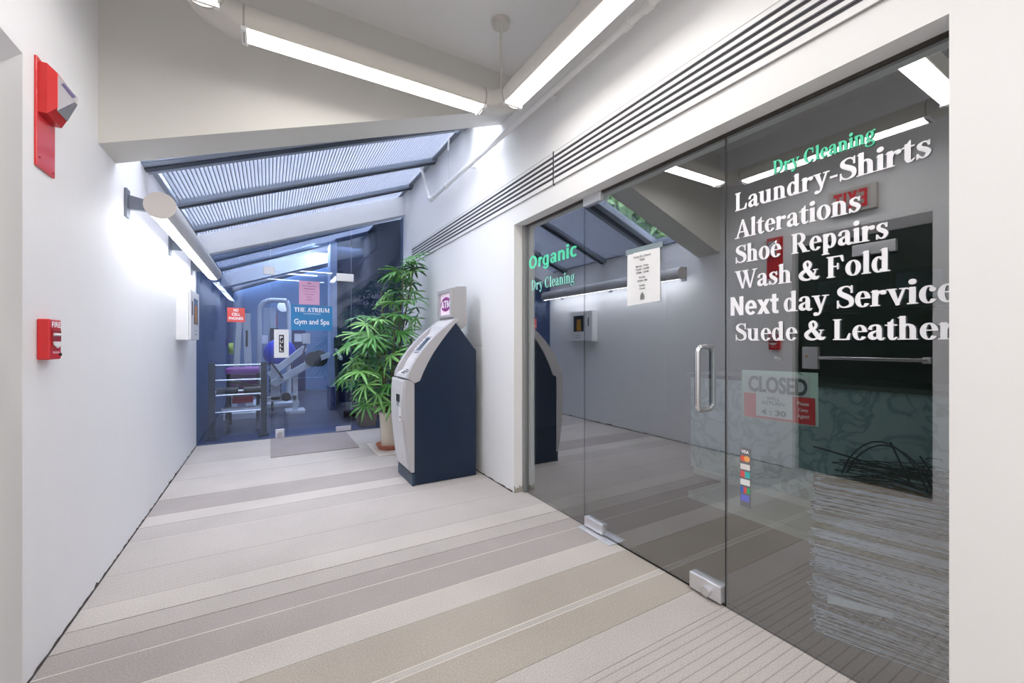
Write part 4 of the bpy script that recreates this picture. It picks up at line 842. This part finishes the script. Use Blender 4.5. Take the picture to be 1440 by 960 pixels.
# column and back wall details
cl=MB(); cl.box((.95,8.1,.42),(1.06,8.5,sky_z(.95)-.05)); struct(cl.build('trim_12',mat('pale_blue_column',(.36,.46,.68),.5)))
struct(MB().box((.94,8.09,0),(1.07,8.51,.42)).build('trim_13',mat('deep_blue_base',(.01,.03,.16),.4)))
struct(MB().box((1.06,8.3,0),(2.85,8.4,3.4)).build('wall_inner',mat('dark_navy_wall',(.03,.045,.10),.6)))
struct(MB().box((.42,11.86,0),(.80,11.9,2.05)).build('door_4',mat('deep_blue_door',(.012,.02,.12),.4)))
tag(MB().ball((.30,11.83,2.12),.13,20,0,(1,.5,1)).build('wall_light',mat('opal_glass',(.7,.75,.85),.3,emit=(.8,.88,1),estr=.5)),'round white wall light on the blue back wall of the gym','lamp')
tag(MB().box((.04,11.84,1.62),(.17,11.9,1.95)).build('fire_strobe',red),'red alarm unit on the blue back wall of the gym','alarm')
tag(MB().box((.55,11.80,1.25),(.72,11.86,1.45)).build('notice_plate',paper),'white notice on the blue door at the back of the gym','notice')
t=thing('treadmill','black treadmill at the right side of the gym behind the palm','treadmill',(1.35,7.3,0))
MB().box((1.0,6.9,.05),(1.55,7.9,.16)).build('deck',gk,t,.01); MB().box((1.08,6.88,.16),(1.47,7.8,.17)).build('belt',mat('belt_grey',(.06,.06,.07),.6),t)
for x in (1.02,1.53): MB().bar((x,7.7,.1),(x,8.0,1.25),.05,.05).build('upright',gk,t); MB().bar((x,7.3,.95),(x,7.95,1.1),.04,.04).build('handrail',alu,t)
MB().box((1.0,7.85,1.15),(1.55,8.05,1.32)).build('console',gk,t,.01)
t=thing('planter','brown wooden planter box standing inside the gym behind the palm','planter',(1.23,6.35,0))
MB().prism([(1.12,0.004),(1.34,0.004),(1.37,.24),(1.09,.24)],'y',6.24,6.46).build('box',mat('brown_planter_wood',(.22,.13,.06),.6,var=.3,vscale=12),t,.004)
MB().box((1.08,6.23,.24),(1.38,6.47,.27)).build('rim',mat('brown_planter_wood'),t)
gl=[]
random.seed(8)
for k in range(16):
    o=bpy.data.objects.new('leaf',random.choice(FM)); COL.objects.link(o); o.parent=t
    a=random.uniform(0,6.28); rr_=random.uniform(.05,.18); h=random.uniform(.5,1.7)
    q=Vector((1.23+rr_*math.cos(a),6.40+rr_*math.sin(a)*.5,h)); o.location=q-Vector(t['_o']); o.rotation_euler=(random.uniform(-.3,.3),random.uniform(.2,.9),a)
    MB().tube([(1.23,6.36,.25),((1.23+q.x)/2,6.38,h*.6),q],.005,5,0,False).build('cane',pet,t)

# ================= outside: ground and trees seen through the clear roof bay =================
struct(MB().box((-40,-20,-.6),(XL-T-.4,50,-.5)).build('ground',mat('outdoor_ground',(.12,.16,.07),.9,var=.3,vscale=.6)))
tl_=[mat('tree_leaf',(.09,.22,.06),.5,var=.5,vscale=1.5),mat('tree_leaf_pale',(.15,.28,.10),.5,var=.4,vscale=1.5)]
def tree(loc,h,rad,n,seed,label,group,mi):
    r=random.Random(seed); t=thing('tree',label,'tree',loc,group); X,Y,Z=loc
    trunk=MB(); trunk.tube([(X,Y,Z),(X+.1,Y,Z+h*.3),(X-.1,Y+.1,Z+h*.55),(X,Y,Z+h*.8)],[.22,.18,.12,.05],10)
    trunk.build('trunk',mat('bark',(.10,.075,.05),.9,bump=.8,bscale=12),t)
    for k in range(6):
        a=k*1.05+r.uniform(-.3,.3); MB().tube([(X,Y,Z+h*(.35+.06*k)),(X+rad*.6*math.cos(a),Y+rad*.6*math.sin(a),Z+h*(.5+.07*k))],[.08,.02],6).build('branch',MATS['bark'],t)
    blobs=[(X+r.uniform(-.6,.6)*rad,Y+r.uniform(-.6,.6)*rad,Z+h*r.uniform(.38,.95),rad*r.uniform(.3,.5)) for _ in range(16)]
    vs=[];fs=[]
    for i in range(n):
        b=r.choice(blobs); d=Vector((r.gauss(0,1),r.gauss(0,1),r.gauss(0,1))).normalized()*b[3]*r.uniform(.6,1.05)
        c=Vector(b[:3])+d; u=Vector((r.gauss(0,1),r.gauss(0,1),r.gauss(0,1))).normalized(); w=u.cross(d).normalized(); s=r.uniform(.08,.17)
        o=len(vs); vs+=[c-u*s,c+w*s*.5,c+u*s,c-w*s*.5]; fs.append((o,o+1,o+2,o+3))
    f=MB().add(vs,fs).build('foliage',tl_[mi],t); f['kind']='stuff'
G_='trees beyond the left wall'
tree((-6.6,11.2,-.5),8.7,2.4,12000,1,'green tree outside, seen reflected in the shop glass through the clear roof bay',G_,0)
tree((-5.2,7.0,-.5),6.0,1.8,9000,2,'small pale green tree close outside the left wall, under the clear roof bay',G_+' ',1)
tree((-10.0,13.5,-.5),10.5,3.0,9000,3,'tallest tree outside, farthest from the left wall',G_,0)
for o in list(bpy.data.objects):
    if '_o' in o: del o['_o']
    if 'group' in o: o['group']=o['group'].strip()
